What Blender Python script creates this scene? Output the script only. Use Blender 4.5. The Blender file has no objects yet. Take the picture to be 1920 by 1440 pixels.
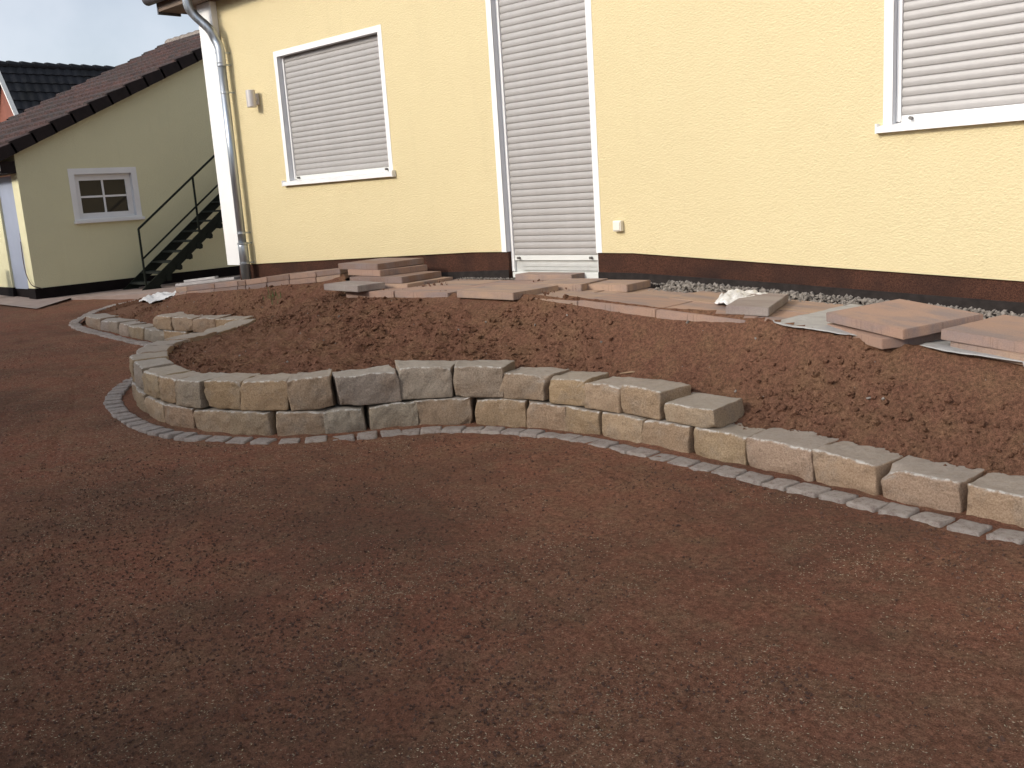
import bpy, math, random
import numpy as np
from mathutils import Vector, Matrix

random.seed(7)
RNG = np.random.default_rng(11)
SC = bpy.context.scene
COL = SC.collection

# ------------------------------------------------------------------ camera, sky, sun, exposure
F = 1810.0 / 1920.0 * 36.0
cam_d = bpy.data.cameras.new('camera')
cam_d.sensor_width = 36.0
cam_d.lens = F
cam_d.clip_start = 0.05
cam_d.clip_end = 2000.0
cam = bpy.data.objects.new('camera', cam_d)
COL.objects.link(cam)
RX = Vector((0.73172970, 0.67861656, -0.06364910))
RD = Vector((0.08773956, -0.18638730, -0.97855074))
RF = Vector((-0.67592412, 0.71045009, -0.19592664))
m = Matrix.Identity(4)
for i in range(3):
    m[i][0] = RX[i]; m[i][1] = -RD[i]; m[i][2] = -RF[i]
m[2][3] = 1.6
cam.matrix_world = m
SC.camera = cam

SUN_EL, SUN_AZ = math.radians(27), math.radians(14)      # azimuth: to the left of the house wall's normal
world = bpy.data.worlds.new('World')
SC.world = world
world.use_nodes = True
wn, wl = world.node_tree.nodes, world.node_tree.links
bg = wn['Background']
sky = wn.new('ShaderNodeTexSky')
sky.sky_type = 'NISHITA'
sky.sun_disc = False
sky.sun_elevation = SUN_EL
sky.sun_rotation = math.radians(180) + SUN_AZ
sky.air_density = 1.0
sky.dust_density = 2.5
sky.ozone_density = 1.0
tc = wn.new('ShaderNodeTexCoord')
cn = wn.new('ShaderNodeTexNoise')
cn.inputs['Scale'].default_value = 2.6
cn.inputs['Detail'].default_value = 6.0
cn.inputs['Roughness'].default_value = 0.55
cr = wn.new('ShaderNodeMapRange')
cr.inputs['From Min'].default_value = 0.34
cr.inputs['From Max'].default_value = 0.66
cr.inputs['To Min'].default_value = 0.35
cr.inputs['To Max'].default_value = 0.9
cmix = wn.new('ShaderNodeMix')
cmix.data_type = 'RGBA'
cbw = wn.new('ShaderNodeRGBToBW')
cwh = wn.new('ShaderNodeMix'); cwh.data_type = 'RGBA'; cwh.blend_type = 'MULTIPLY'
cwh.inputs['Factor'].default_value = 1.0
cwh.inputs['B'].default_value = (2.1, 2.2, 2.42, 1)
wl.new(sky.outputs['Color'], cbw.inputs['Color'])
wl.new(cbw.outputs['Val'], cwh.inputs['A'])
wl.new(cwh.outputs['Result'], cmix.inputs['B'])
wl.new(tc.outputs['Generated'], cn.inputs['Vector'])
wl.new(cn.outputs['Fac'], cr.inputs['Value'])
wl.new(cr.outputs['Result'], cmix.inputs['Factor'])
wl.new(sky.outputs['Color'], cmix.inputs['A'])
wl.new(cmix.outputs['Result'], bg.inputs['Color'])
bg.inputs['Strength'].default_value = 0.15

sun_d = bpy.data.lights.new('sun', 'SUN')
sun_d.energy = 2.2
sun_d.angle = math.radians(8)
sun_d.color = (1.0, 0.90, 0.76)
sun = bpy.data.objects.new('sun', sun_d)
COL.objects.link(sun)
to_sun = Vector((-math.sin(SUN_AZ) * math.cos(SUN_EL), -math.cos(SUN_AZ) * math.cos(SUN_EL), math.sin(SUN_EL)))
sun.rotation_euler = to_sun.to_track_quat('Z', 'Y').to_euler()
sun.location = (-8, -20, 14)

SC.view_settings.view_transform = 'Standard'
SC.view_settings.look = 'None'
SC.view_settings.gamma = 1.0
SC.view_settings.exposure = 0.0

# ------------------------------------------------------------------ numpy noise
_perm = RNG.integers(0, 2 ** 16, size=(256, 256)) / 65535.0

def vnoise(x, y):
    xi = np.floor(x).astype(int); yi = np.floor(y).astype(int)
    fx = x - xi; fy = y - yi
    fx = fx * fx * (3 - 2 * fx); fy = fy * fy * (3 - 2 * fy)
    a = _perm[xi & 255, yi & 255]; b = _perm[(xi + 1) & 255, yi & 255]
    c = _perm[xi & 255, (yi + 1) & 255]; d = _perm[(xi + 1) & 255, (yi + 1) & 255]
    return (a * (1 - fx) + b * fx) * (1 - fy) + (c * (1 - fx) + d * fx) * fy - 0.5

def fbm(x, y, octv=4, gain=0.5):
    s = np.zeros_like(x, dtype=float); a = 1.0; f = 1.0
    for o in range(octv):
        s += a * vnoise(x * f + 17.3 * o, y * f + 41.7 * o); a *= gain; f *= 2.03
    return s

def ground_z(x):
    u = -4.5 - np.asarray(x, dtype=float)
    return 0.0205 * 0.5 * (u + np.sqrt(u * u + 0.3))

def zter(x):
    x = np.asarray(x, dtype=float)
    return np.where(x > -4.87, 0.79 - 0.0625 * (x + 4.87), np.where(x < -6.8, 0.79 + 0.036 * (x + 6.8), 0.79))

# ------------------------------------------------------------------ mesh helpers
class MB:
    def __init__(self):
        self.v = []; self.f = []; self.uv = []
    def add(self, verts, faces):
        o = len(self.v)
        self.v.extend([tuple(p) for p in verts])
        self.f.extend([tuple(i + o for i in f) for f in faces])
    def box(self, x0, x1, y0, y1, z0, z1):
        self.add([(x0, y0, z0), (x1, y0, z0), (x1, y1, z0), (x0, y1, z0), (x0, y0, z1), (x1, y0, z1), (x1, y1, z1), (x0, y1, z1)],
                 [(3, 2, 1, 0), (4, 5, 6, 7), (0, 1, 5, 4), (1, 2, 6, 5), (2, 3, 7, 6), (3, 0, 4, 7)])
    def bar(self, a, b, w, h, up=(0, 0, 1)):
        a = Vector(a); b = Vector(b); d = (b - a).normalized()
        s = d.cross(Vector(up))
        if s.length < 1e-4: s = d.cross(Vector((1, 0, 0)))
        s.normalize(); u = s.cross(d).normalized()
        c = [-s * w / 2 - u * h / 2, s * w / 2 - u * h / 2, s * w / 2 + u * h / 2, -s * w / 2 + u * h / 2]
        self.add([a + q for q in c] + [b + q for q in c],
                 [(0, 1, 2, 3), (7, 6, 5, 4), (0, 4, 5, 1), (1, 5, 6, 2), (2, 6, 7, 3), (3, 7, 4, 0)])
    def tube(self, pts, r, n=14, cap=True):
        pts = [Vector(p) for p in pts]
        rr = r if isinstance(r, (list, tuple)) else [r] * len(pts)
        o = len(self.v); prev = None
        for i, p in enumerate(pts):
            d = (pts[min(i + 1, len(pts) - 1)] - pts[max(i - 1, 0)]).normalized()
            if prev is None:
                a = d.cross(Vector((0, 0, 1)))
                if a.length < 1e-3: a = d.cross(Vector((1, 0, 0)))
            else:
                a = prev - d * prev.dot(d)
            a.normalize(); prev = a; b = d.cross(a)
            for k in range(n):
                t = 2 * math.pi * k / n
                self.v.append(tuple(p + (a * math.cos(t) + b * math.sin(t)) * rr[i]))
        for i in range(len(pts) - 1):
            for k in range(n):
                k2 = (k + 1) % n
                self.f.append((o + i * n + k, o + i * n + k2, o + (i + 1) * n + k2, o + (i + 1) * n + k))
        if cap:
            self.f.append(tuple(o + k for k in reversed(range(n))))
            self.f.append(tuple(o + (len(pts) - 1) * n + k for k in range(n)))
    def mesh(self, name, smooth=False):
        me = bpy.data.meshes.new(name)
        me.from_pydata(self.v, [], self.f)
        me.update()
        if smooth:
            me.polygons.foreach_set('use_smooth', [True] * len(me.polygons))
        return me
    def build(self, name, mat, parent=None, smooth=False, bevel=0):
        return link(name, self.mesh(name, smooth), mat, parent, bevel)

def link(name, me, mat, parent=None, bevel=0):
    o = bpy.data.objects.new(name, me)
    COL.objects.link(o)
    if mat is not None and not me.materials: me.materials.append(mat)
    if parent is not None:
        o.parent = parent
    if bevel:
        b = o.modifiers.new('bevel', 'BEVEL'); b.width = bevel; b.segments = 2; b.limit_method = 'ANGLE'
    return o

def tag(o, label=None, cat=None, group=None, kind=None):
    if label: o['label'] = label
    if cat: o['category'] = cat
    if group: o['group'] = group
    if kind: o['kind'] = kind
    elif cat: o['kind'] = 'thing'
    return o

def empty(name, loc=(0, 0, 0), label=None, cat=None, group=None):
    o = bpy.data.objects.new(name, None)
    o.location = loc
    o.empty_display_size = 0.2
    COL.objects.link(o)
    bpy.context.view_layer.update()
    return tag(o, label, cat, group)

class Thing:
    """an Empty at the base of a thing; parts are given in world coordinates"""
    def __init__(self, name, loc, label, cat, group=None):
        self.o = empty(name, loc, label, cat, group)
        self.loc = Vector(loc)
    def part(self, mb, name, mat, smooth=False, bevel=0, parent=None):
        mb.v = [tuple(Vector(p) - self.loc) for p in mb.v]
        return mb.build(name, mat, parent or self.o, smooth, bevel)

def grid_mesh(name, X, Y, Z, mask=None):
    ny, nx = X.shape
    v = np.stack([X, Y, Z], -1).reshape(-1, 3)
    idx = np.arange(nx * ny).reshape(ny, nx)
    f = np.stack([idx[:-1, :-1], idx[:-1, 1:], idx[1:, 1:], idx[1:, :-1]], -1)
    if mask is not None:
        f = f[mask]
    f = f.reshape(-1, 4)
    return np_mesh(name, v, f)

def np_mesh(name, v, f, smooth=True):
    """fast mesh from numpy arrays, faces all with the same number of corners"""
    used = np.zeros(len(v), bool); used[f.ravel()] = True
    remap = np.cumsum(used) - 1
    v = v[used]; f = remap[f]
    n = f.shape[1]
    me = bpy.data.meshes.new(name)
    me.vertices.add(len(v)); me.vertices.foreach_set('co', v.astype(np.float32).ravel())
    me.loops.add(f.size); me.loops.foreach_set('vertex_index', f.astype(np.int32).ravel())
    me.polygons.add(len(f))
    me.polygons.foreach_set('loop_start', np.arange(0, f.size, n, dtype=np.int32))
    me.polygons.foreach_set('loop_total', np.full(len(f), n, dtype=np.int32))
    me.polygons.foreach_set('use_smooth', np.full(len(f), smooth))
    me.update(calc_edges=True)
    return me

# ------------------------------------------------------------------ materials
def newmat(name):
    mt = bpy.data.materials.new(name); mt.use_nodes = True
    nt = mt.node_tree
    return mt, nt.nodes, nt.links, nt.nodes['Principled BSDF']

def noise(n, l, vec, scale, detail=4, rough=0.55):
    t = n.new('ShaderNodeTexNoise')
    t.inputs['Scale'].default_value = scale; t.inputs['Detail'].default_value = detail
    t.inputs['Roughness'].default_value = rough
    if vec is not None: l.new(vec, t.inputs['Vector'])
    return t.outputs['Fac']

def ramp(n, l, fac, a, b, ca=(0, 0, 0, 1), cb=(1, 1, 1, 1)):
    r = n.new('ShaderNodeValToRGB')
    r.color_ramp.elements[0].position = a; r.color_ramp.elements[1].position = b
    r.color_ramp.elements[0].color = ca; r.color_ramp.elements[1].color = cb
    l.new(fac, r.inputs['Fac']); return r.outputs['Color']

def mix(n, l, fac, a, b, mode='MIX'):
    x = n.new('ShaderNodeMix'); x.data_type = 'RGBA'; x.blend_type = mode
    for sock, val in (('Factor', fac), ('A', a), ('B', b)):
        if isinstance(val, (int, float)): x.inputs[sock].default_value = val
        elif isinstance(val, tuple): x.inputs[sock].default_value = val if len(val) == 4 else val + (1,)
        else: l.new(val, x.inputs[sock])
    return x.outputs['Result']

def bump(n, l, bsdf, height, strength, dist, prev=None):
    b = n.new('ShaderNodeBump')
    b.inputs['Strength'].default_value = strength; b.inputs['Distance'].default_value = dist
    l.new(height, b.inputs['Height'])
    if prev is not None: l.new(prev, b.inputs['Normal'])
    l.new(b.outputs['Normal'], bsdf.inputs['Normal'])
    return b.outputs['Normal']

def coords(n, kind='Object'):
    if kind == 'Position':
        return n.new('ShaderNodeNewGeometry').outputs['Position']
    return n.new('ShaderNodeTexCoord').outputs[kind]

def plain(name, col, rough=0.5, var=0.08, scale=6.0, metal=0.0, bscale=0, bstr=0.2, bdist=0.002, dirt=None, spec=0.5):
    mt, n, l, p = newmat(name)
    v = coords(n)
    fac = noise(n, l, v, scale, 5)
    lo = tuple(c * (1 - var) for c in col); hi = tuple(min(1, c * (1 + var)) for c in col)
    c = mix(n, l, ramp(n, l, fac, 0.3, 0.7), lo, hi)
    if dirt:
        d = ramp(n, l, noise(n, l, v, scale * 3.1, 6, 0.7), 0.52, 0.75)
        c = mix(n, l, d, c, dirt)
    l.new(c, p.inputs['Base Color'])
    p.inputs['Roughness'].default_value = rough; p.inputs['Metallic'].default_value = metal
    p.inputs['Specular IOR Level'].default_value = spec
    if bscale: bump(n, l, p, noise(n, l, v, bscale, 4), bstr, bdist)
    return mt

def mat_render(name, col, stain=0.05):
    mt, n, l, p = newmat(name)
    v = coords(n, 'Position')
    big = noise(n, l, v, 0.9, 5, 0.6)
    c = mix(n, l, ramp(n, l, big, 0.35, 0.7), tuple(x * (1 - stain) for x in col), col)
    fine = noise(n, l, v, 60, 3, 0.6)
    c = mix(n, l, ramp(n, l, fine, 0.3, 0.7), tuple(x * 0.93 for x in col), c)
    mpr = n.new('ShaderNodeMapping'); mpr.inputs['Scale'].default_value = (3.0, 3.0, 0.35)
    l.new(v, mpr.inputs['Vector'])
    st = ramp(n, l, noise(n, l, mpr.outputs['Vector'], 3.0, 6, 0.7), 0.56, 0.8)
    stm = n.new('ShaderNodeMath'); stm.operation = 'MULTIPLY'; stm.inputs[1].default_value = 0.35
    l.new(st, stm.inputs[0])
    c = mix(n, l, stm.outputs[0], c, tuple(x * 0.84 for x in col))
    l.new(c, p.inputs['Base Color']); p.inputs['Roughness'].default_value = 0.92
    p.inputs['Specular IOR Level'].default_value = 0.2
    mp = n.new('ShaderNodeMapping'); mp.inputs['Scale'].default_value = (46, 46, 78)
    l.new(v, mp.inputs['Vector'])
    h = noise(n, l, mp.outputs['Vector'], 1.0, 4, 0.65)
    b1 = bump(n, l, p, h, 0.9, 0.011)
    bump(n, l, p, noise(n, l, v, 6, 3), 0.25, 0.01, b1)
    return mt

def mat_plinth():
    mt, n, l, p = newmat('plinth_granules')
    v = coords(n, 'Position')
    vo = n.new('ShaderNodeTexVoronoi'); vo.inputs['Scale'].default_value = 230
    l.new(v, vo.inputs['Vector'])
    hue = n.new('ShaderNodeSeparateColor'); l.new(vo.outputs['Color'], hue.inputs['Color'])
    c = mix(n, l, hue.outputs['Red'], (0.026, 0.012, 0.008), (0.105, 0.046, 0.029))
    c = mix(n, l, ramp(n, l, noise(n, l, v, 3, 5), 0.4, 0.75), c, (0.028, 0.016, 0.013))
    l.new(c, p.inputs['Base Color']); p.inputs['Roughness'].default_value = 0.8
    p.inputs['Specular IOR Level'].default_value = 0.12
    bump(n, l, p, vo.outputs['Distance'], 0.5, 0.003)
    return mt

def mat_stone():
    mt, n, l, p = newmat('sandstone')
    v = coords(n)
    oi = n.new('ShaderNodeObjectInfo')
    off = n.new('ShaderNodeVectorMath'); off.operation = 'ADD'
    sc = n.new('ShaderNodeMath'); sc.operation = 'MULTIPLY'; sc.inputs[1].default_value = 53.0
    l.new(oi.outputs['Random'], sc.inputs[0]); l.new(v, off.inputs[0]); l.new(sc.outputs[0], off.inputs[1])
    v = off.outputs[0]
    n1 = noise(n, l, v, 7, 6, 0.62)
    n2 = noise(n, l, v, 24, 6, 0.7)
    n3 = noise(n, l, v, 110, 4, 0.7)
    tint = oi.outputs['Color']
    c = mix(n, l, ramp(n, l, n1, 0.50, 0.95), tint, (0.285, 0.245, 0.20))
    ochre = ramp(n, l, noise(n, l, v, 4.2, 5, 0.6), 0.52, 0.74)
    om = n.new('ShaderNodeMath'); om.operation = 'MULTIPLY'; om.inputs[1].default_value = 0.4
    l.new(ochre, om.inputs[0])
    c = mix(n, l, om.outputs[0], c, (0.33, 0.205, 0.115))
    c = mix(n, l, ramp(n, l, n2, 0.56, 0.80), c, (0.19, 0.135, 0.09))
    c = mix(n, l, ramp(n, l, n3, 0.36, 0.68), mix(n, l, 0.66, (0, 0, 0), c), mix(n, l, 0.13, c, (0.6, 0.52, 0.44)))
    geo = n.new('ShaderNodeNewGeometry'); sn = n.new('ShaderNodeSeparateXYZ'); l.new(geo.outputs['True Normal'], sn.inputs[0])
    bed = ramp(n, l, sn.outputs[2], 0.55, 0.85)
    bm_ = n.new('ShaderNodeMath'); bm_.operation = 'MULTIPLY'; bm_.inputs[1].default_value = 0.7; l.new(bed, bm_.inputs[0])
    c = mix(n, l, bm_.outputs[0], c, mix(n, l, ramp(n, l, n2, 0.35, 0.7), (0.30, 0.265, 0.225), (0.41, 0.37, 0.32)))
    at = n.new('ShaderNodeAttribute'); at.attribute_name = 'chip'
    chip = n.new('ShaderNodeMath'); chip.operation = 'MULTIPLY'
    l.new(at.outputs['Fac'], chip.inputs[0]); l.new(ramp(n, l, noise(n, l, v, 26, 5, 0.7), 0.47, 0.56), chip.inputs[1])
    ch2 = n.new('ShaderNodeMath'); ch2.operation = 'MULTIPLY'; ch2.inputs[1].default_value = 0.8
    l.new(chip.outputs[0], ch2.inputs[0])
    c = mix(n, l, ch2.outputs[0], c, (0.62, 0.59, 0.54))
    l.new(c, p.inputs['Base Color']); p.inputs['Roughness'].default_value = 0.9
    p.inputs['Specular IOR Level'].default_value = 0.25
    mp = n.new('ShaderNodeMapping'); mp.inputs['Scale'].default_value = (9, 9, 26); mp.inputs['Rotation'].default_value = (0.2, 0.35, 0)
    l.new(v, mp.inputs['Vector'])
    b0 = bump(n, l, p, noise(n, l, mp.outputs['Vector'], 1.0, 5, 0.6), 0.5, 0.012)
    b1 = bump(n, l, p, n2, 0.8, 0.014, b0)
    bump(n, l, p, n3, 0.8, 0.006, b1)
    return mt

def mat_cobble():
    mt, n, l, p = newmat('cobble_stone')
    v = coords(n, 'Position'); oi = n.new('ShaderNodeObjectInfo')
    c = mix(n, l, oi.outputs['Random'], (0.37, 0.305, 0.25), (0.30, 0.255, 0.215))
    c = mix(n, l, ramp(n, l, noise(n, l, v, 28, 6, 0.75), 0.46, 0.66), c, (0.16, 0.098, 0.072))
    c = mix(n, l, ramp(n, l, noise(n, l, v, 300, 3), 0.4, 0.8), c, (0.38, 0.34, 0.31))
    l.new(c, p.inputs['Base Color']); p.inputs['Roughness'].default_value = 0.85
    bump(n, l, p, noise(n, l, v, 70, 6, 0.75), 0.9, 0.012)
    return mt

def mat_slab():
    mt, n, l, p = newmat('pink_concrete')
    v = coords(n); oi = n.new('ShaderNodeObjectInfo')
    off = n.new('ShaderNodeVectorMath'); off.operation = 'ADD'
    sc = n.new('ShaderNodeMath'); sc.operation = 'MULTIPLY'; sc.inputs[1].default_value = 31.0
    l.new(oi.outputs['Random'], sc.inputs[0]); l.new(v, off.inputs[0]); l.new(sc.outputs[0], off.inputs[1]); v = off.outputs[0]
    mp = n.new('ShaderNodeMapping'); mp.inputs['Scale'].default_value = (2.2, 7, 4); l.new(v, mp.inputs['Vector'])
    band = noise(n, l, mp.outputs['Vector'], 1.0, 5, 0.6)
    c = mix(n, l, ramp(n, l, band, 0.42, 0.66), oi.outputs['Color'], (0.27, 0.205, 0.185))
    c = mix(n, l, ramp(n, l, noise(n, l, v, 180, 3, 0.7), 0.3, 0.75), mix(n, l, 0.72, (0, 0, 0), c), c)
    # cast ribs on the sides
    sep = n.new('ShaderNodeSeparateXYZ'); l.new(coords(n), sep.inputs[0])
    geo = n.new('ShaderNodeNewGeometry'); sn = n.new('ShaderNodeSeparateXYZ'); l.new(geo.outputs['Normal'], sn.inputs[0])
    side = n.new('ShaderNodeMath'); side.operation = 'LESS_THAN'; side.inputs[1].default_value = 0.6; l.new(sn.outputs[2], side.inputs[0])
    mp2 = n.new('ShaderNodeMapping'); mp2.inputs['Scale'].default_value = (60, 60, 3); l.new(coords(n), mp2.inputs['Vector'])
    sc2 = ramp(n, l, noise(n, l, mp2.outputs['Vector'], 1.0, 3, 0.6), 0.58, 0.7)
    sm = n.new('ShaderNodeMath'); sm.operation = 'MULTIPLY'; l.new(sc2, sm.inputs[0]); l.new(side.outputs[0], sm.inputs[1])
    sm2 = n.new('ShaderNodeMath'); sm2.operation = 'MULTIPLY'; sm2.inputs[1].default_value = 0.45; l.new(sm.outputs[0], sm2.inputs[0])
    c = mix(n, l, sm2.outputs[0], c, (0.13, 0.085, 0.06))
    l.new(c, p.inputs['Base Color']); p.inputs['Roughness'].default_value = 0.88
    b1 = bump(n, l, p, noise(n, l, v, 140, 4, 0.7), 0.4, 0.003)
    bump(n, l, p, sm.outputs[0], -0.4, 0.003, b1)
    return mt

def mat_soil(name, c1, c2, c3, seeds=False):
    mt, n, l, p = newmat(name)
    v = coords(n, 'Position')
    a = noise(n, l, v, 0.75, 6, 0.6)
    b = noise(n, l, v, 5.5, 6, 0.65)
    d = noise(n, l, v, 45, 5, 0.7)
    e = noise(n, l, v, 190, 3, 0.7)
    c = mix(n, l, ramp(n, l, a, 0.38, 0.64), c1, c2)
    c = mix(n, l, ramp(n, l, b, 0.44, 0.72), c, c3)
    c = mix(n, l, ramp(n, l, d, 0.36, 0.66), mix(n, l, 0.46, (0, 0, 0), c), mix(n, l, 0.08, c, (0.42, 0.30, 0.22)))
    c = mix(n, l, ramp(n, l, e, 0.38, 0.64), mix(n, l, 0.52, (0, 0, 0), c), mix(n, l, 0.07, c, (0.42, 0.30, 0.22)))
    if seeds:
        damp = ramp(n, l, noise(n, l, v, 0.6, 7, 0.7), 0.45, 0.60)
        dm = n.new('ShaderNodeMath'); dm.operation = 'MULTIPLY'; dm.inputs[1].default_value = 0.46; l.new(damp, dm.inputs[0])
        c = mix(n, l, dm.outputs[0], c, (0.075, 0.05, 0.036))
        vo = n.new('ShaderNodeTexVoronoi'); vo.inputs['Scale'].default_value = 160
        l.new(v, vo.inputs['Vector'])
        dot = ramp(n, l, vo.outputs['Distance'], 0.16, 0.24, (1, 1, 1, 1), (0, 0, 0, 1))
        pm = ramp(n, l, noise(n, l, v, 2.3, 6, 0.65), 0.44, 0.66)
        se = n.new('ShaderNodeSeparateColor'); l.new(vo.outputs['Color'], se.inputs['Color'])
        gt = n.new('ShaderNodeMath'); gt.operation = 'GREATER_THAN'; gt.inputs[1].default_value = 0.55; l.new(se.outputs['Red'], gt.inputs[0])
        m1 = n.new('ShaderNodeMath'); m1.operation = 'MULTIPLY'; l.new(dot, m1.inputs[0]); l.new(pm, m1.inputs[1])
        m2 = n.new('ShaderNodeMath'); m2.operation = 'MULTIPLY'; l.new(m1.outputs[0], m2.inputs[0]); l.new(gt.outputs[0], m2.inputs[1])
        c = mix(n, l, m2.outputs[0], c, (0.36, 0.28, 0.19))
    l.new(c, p.inputs['Base Color']); p.inputs['Roughness'].default_value = 0.97
    p.inputs['Specular IOR Level'].default_value = 0.1
    b1 = bump(n, l, p, b, 0.5, 0.03)
    b2 = bump(n, l, p, d, 0.9, 0.018, b1)
    bump(n, l, p, e, 0.9, 0.007, b2)
    return mt

def mat_tile(name, ca, cb, cc):
    mt, n, l, p = newmat(name)
    uv = coords(n, 'UV')
    fl = n.new('ShaderNodeVectorMath'); fl.operation = 'FLOOR'; l.new(uv, fl.inputs[0])
    wnz = n.new('ShaderNodeTexWhiteNoise'); wnz.noise_dimensions = '2D'; l.new(fl.outputs[0], wnz.inputs['Vector'])
    pos = coords(n, 'Position')
    c = mix(n, l, wnz.outputs['Value'], ca, cb)
    c = mix(n, l, ramp(n, l, noise(n, l, pos, 1.4, 6, 0.65), 0.42, 0.68), c, cc)
    c = mix(n, l, ramp(n, l, noise(n, l, pos, 22, 5, 0.7), 0.35, 0.7), mix(n, l, 0.6, (0, 0, 0), c), c)
    l.new(c, p.inputs['Base Color']); p.inputs['Roughness'].default_value = 0.75
    p.inputs['Specular IOR Level'].default_value = 0.25
    bump(n, l, p, noise(n, l, pos, 40, 4), 0.3, 0.01)
    return mt

def mat_zinc():
    mt, n, l, p = newmat('zinc')
    v = coords(n, 'Position')
    mp = n.new('ShaderNodeMapping'); mp.inputs['Scale'].default_value = (14, 14, 1.5); l.new(v, mp.inputs['Vector'])
    f = noise(n, l, mp.outputs['Vector'], 1.5, 5, 0.6)
    c = mix(n, l, ramp(n, l, f, 0.35, 0.7), (0.36, 0.40, 0.44), (0.56, 0.58, 0.60))
    l.new(c, p.inputs['Base Color']); p.inputs['Metallic'].default_value = 0.85
    l.new(ramp(n, l, f, 0.3, 0.7, (0.28,) * 3 + (1,), (0.48,) * 3 + (1,)), p.inputs['Roughness'])
    return mt

def mat_glass():
    mt, n, l, p = newmat('dark_window_glass')
    p.inputs['Base Color'].default_value = (0.035, 0.030, 0.024, 1)
    p.inputs['Roughness'].default_value = 0.08
    return mt

def mat_film(name, col, alpha=1.0, rough=0.45):
    mt, n, l, p = newmat(name)
    v = coords(n, 'Position')
    c = mix(n, l, ramp(n, l, noise(n, l, v, 14, 5), 0.35, 0.7), tuple(x * 0.78 for x in col), col)
    l.new(c, p.inputs['Base Color']); p.inputs['Roughness'].default_value = rough
    p.inputs['Transmission Weight'].default_value = 0.0
    p.inputs['Subsurface Weight'].default_value = 0.0
    bump(n, l, p, noise(n, l, v, 40, 4), 0.5, 0.01)
    return mt

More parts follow.
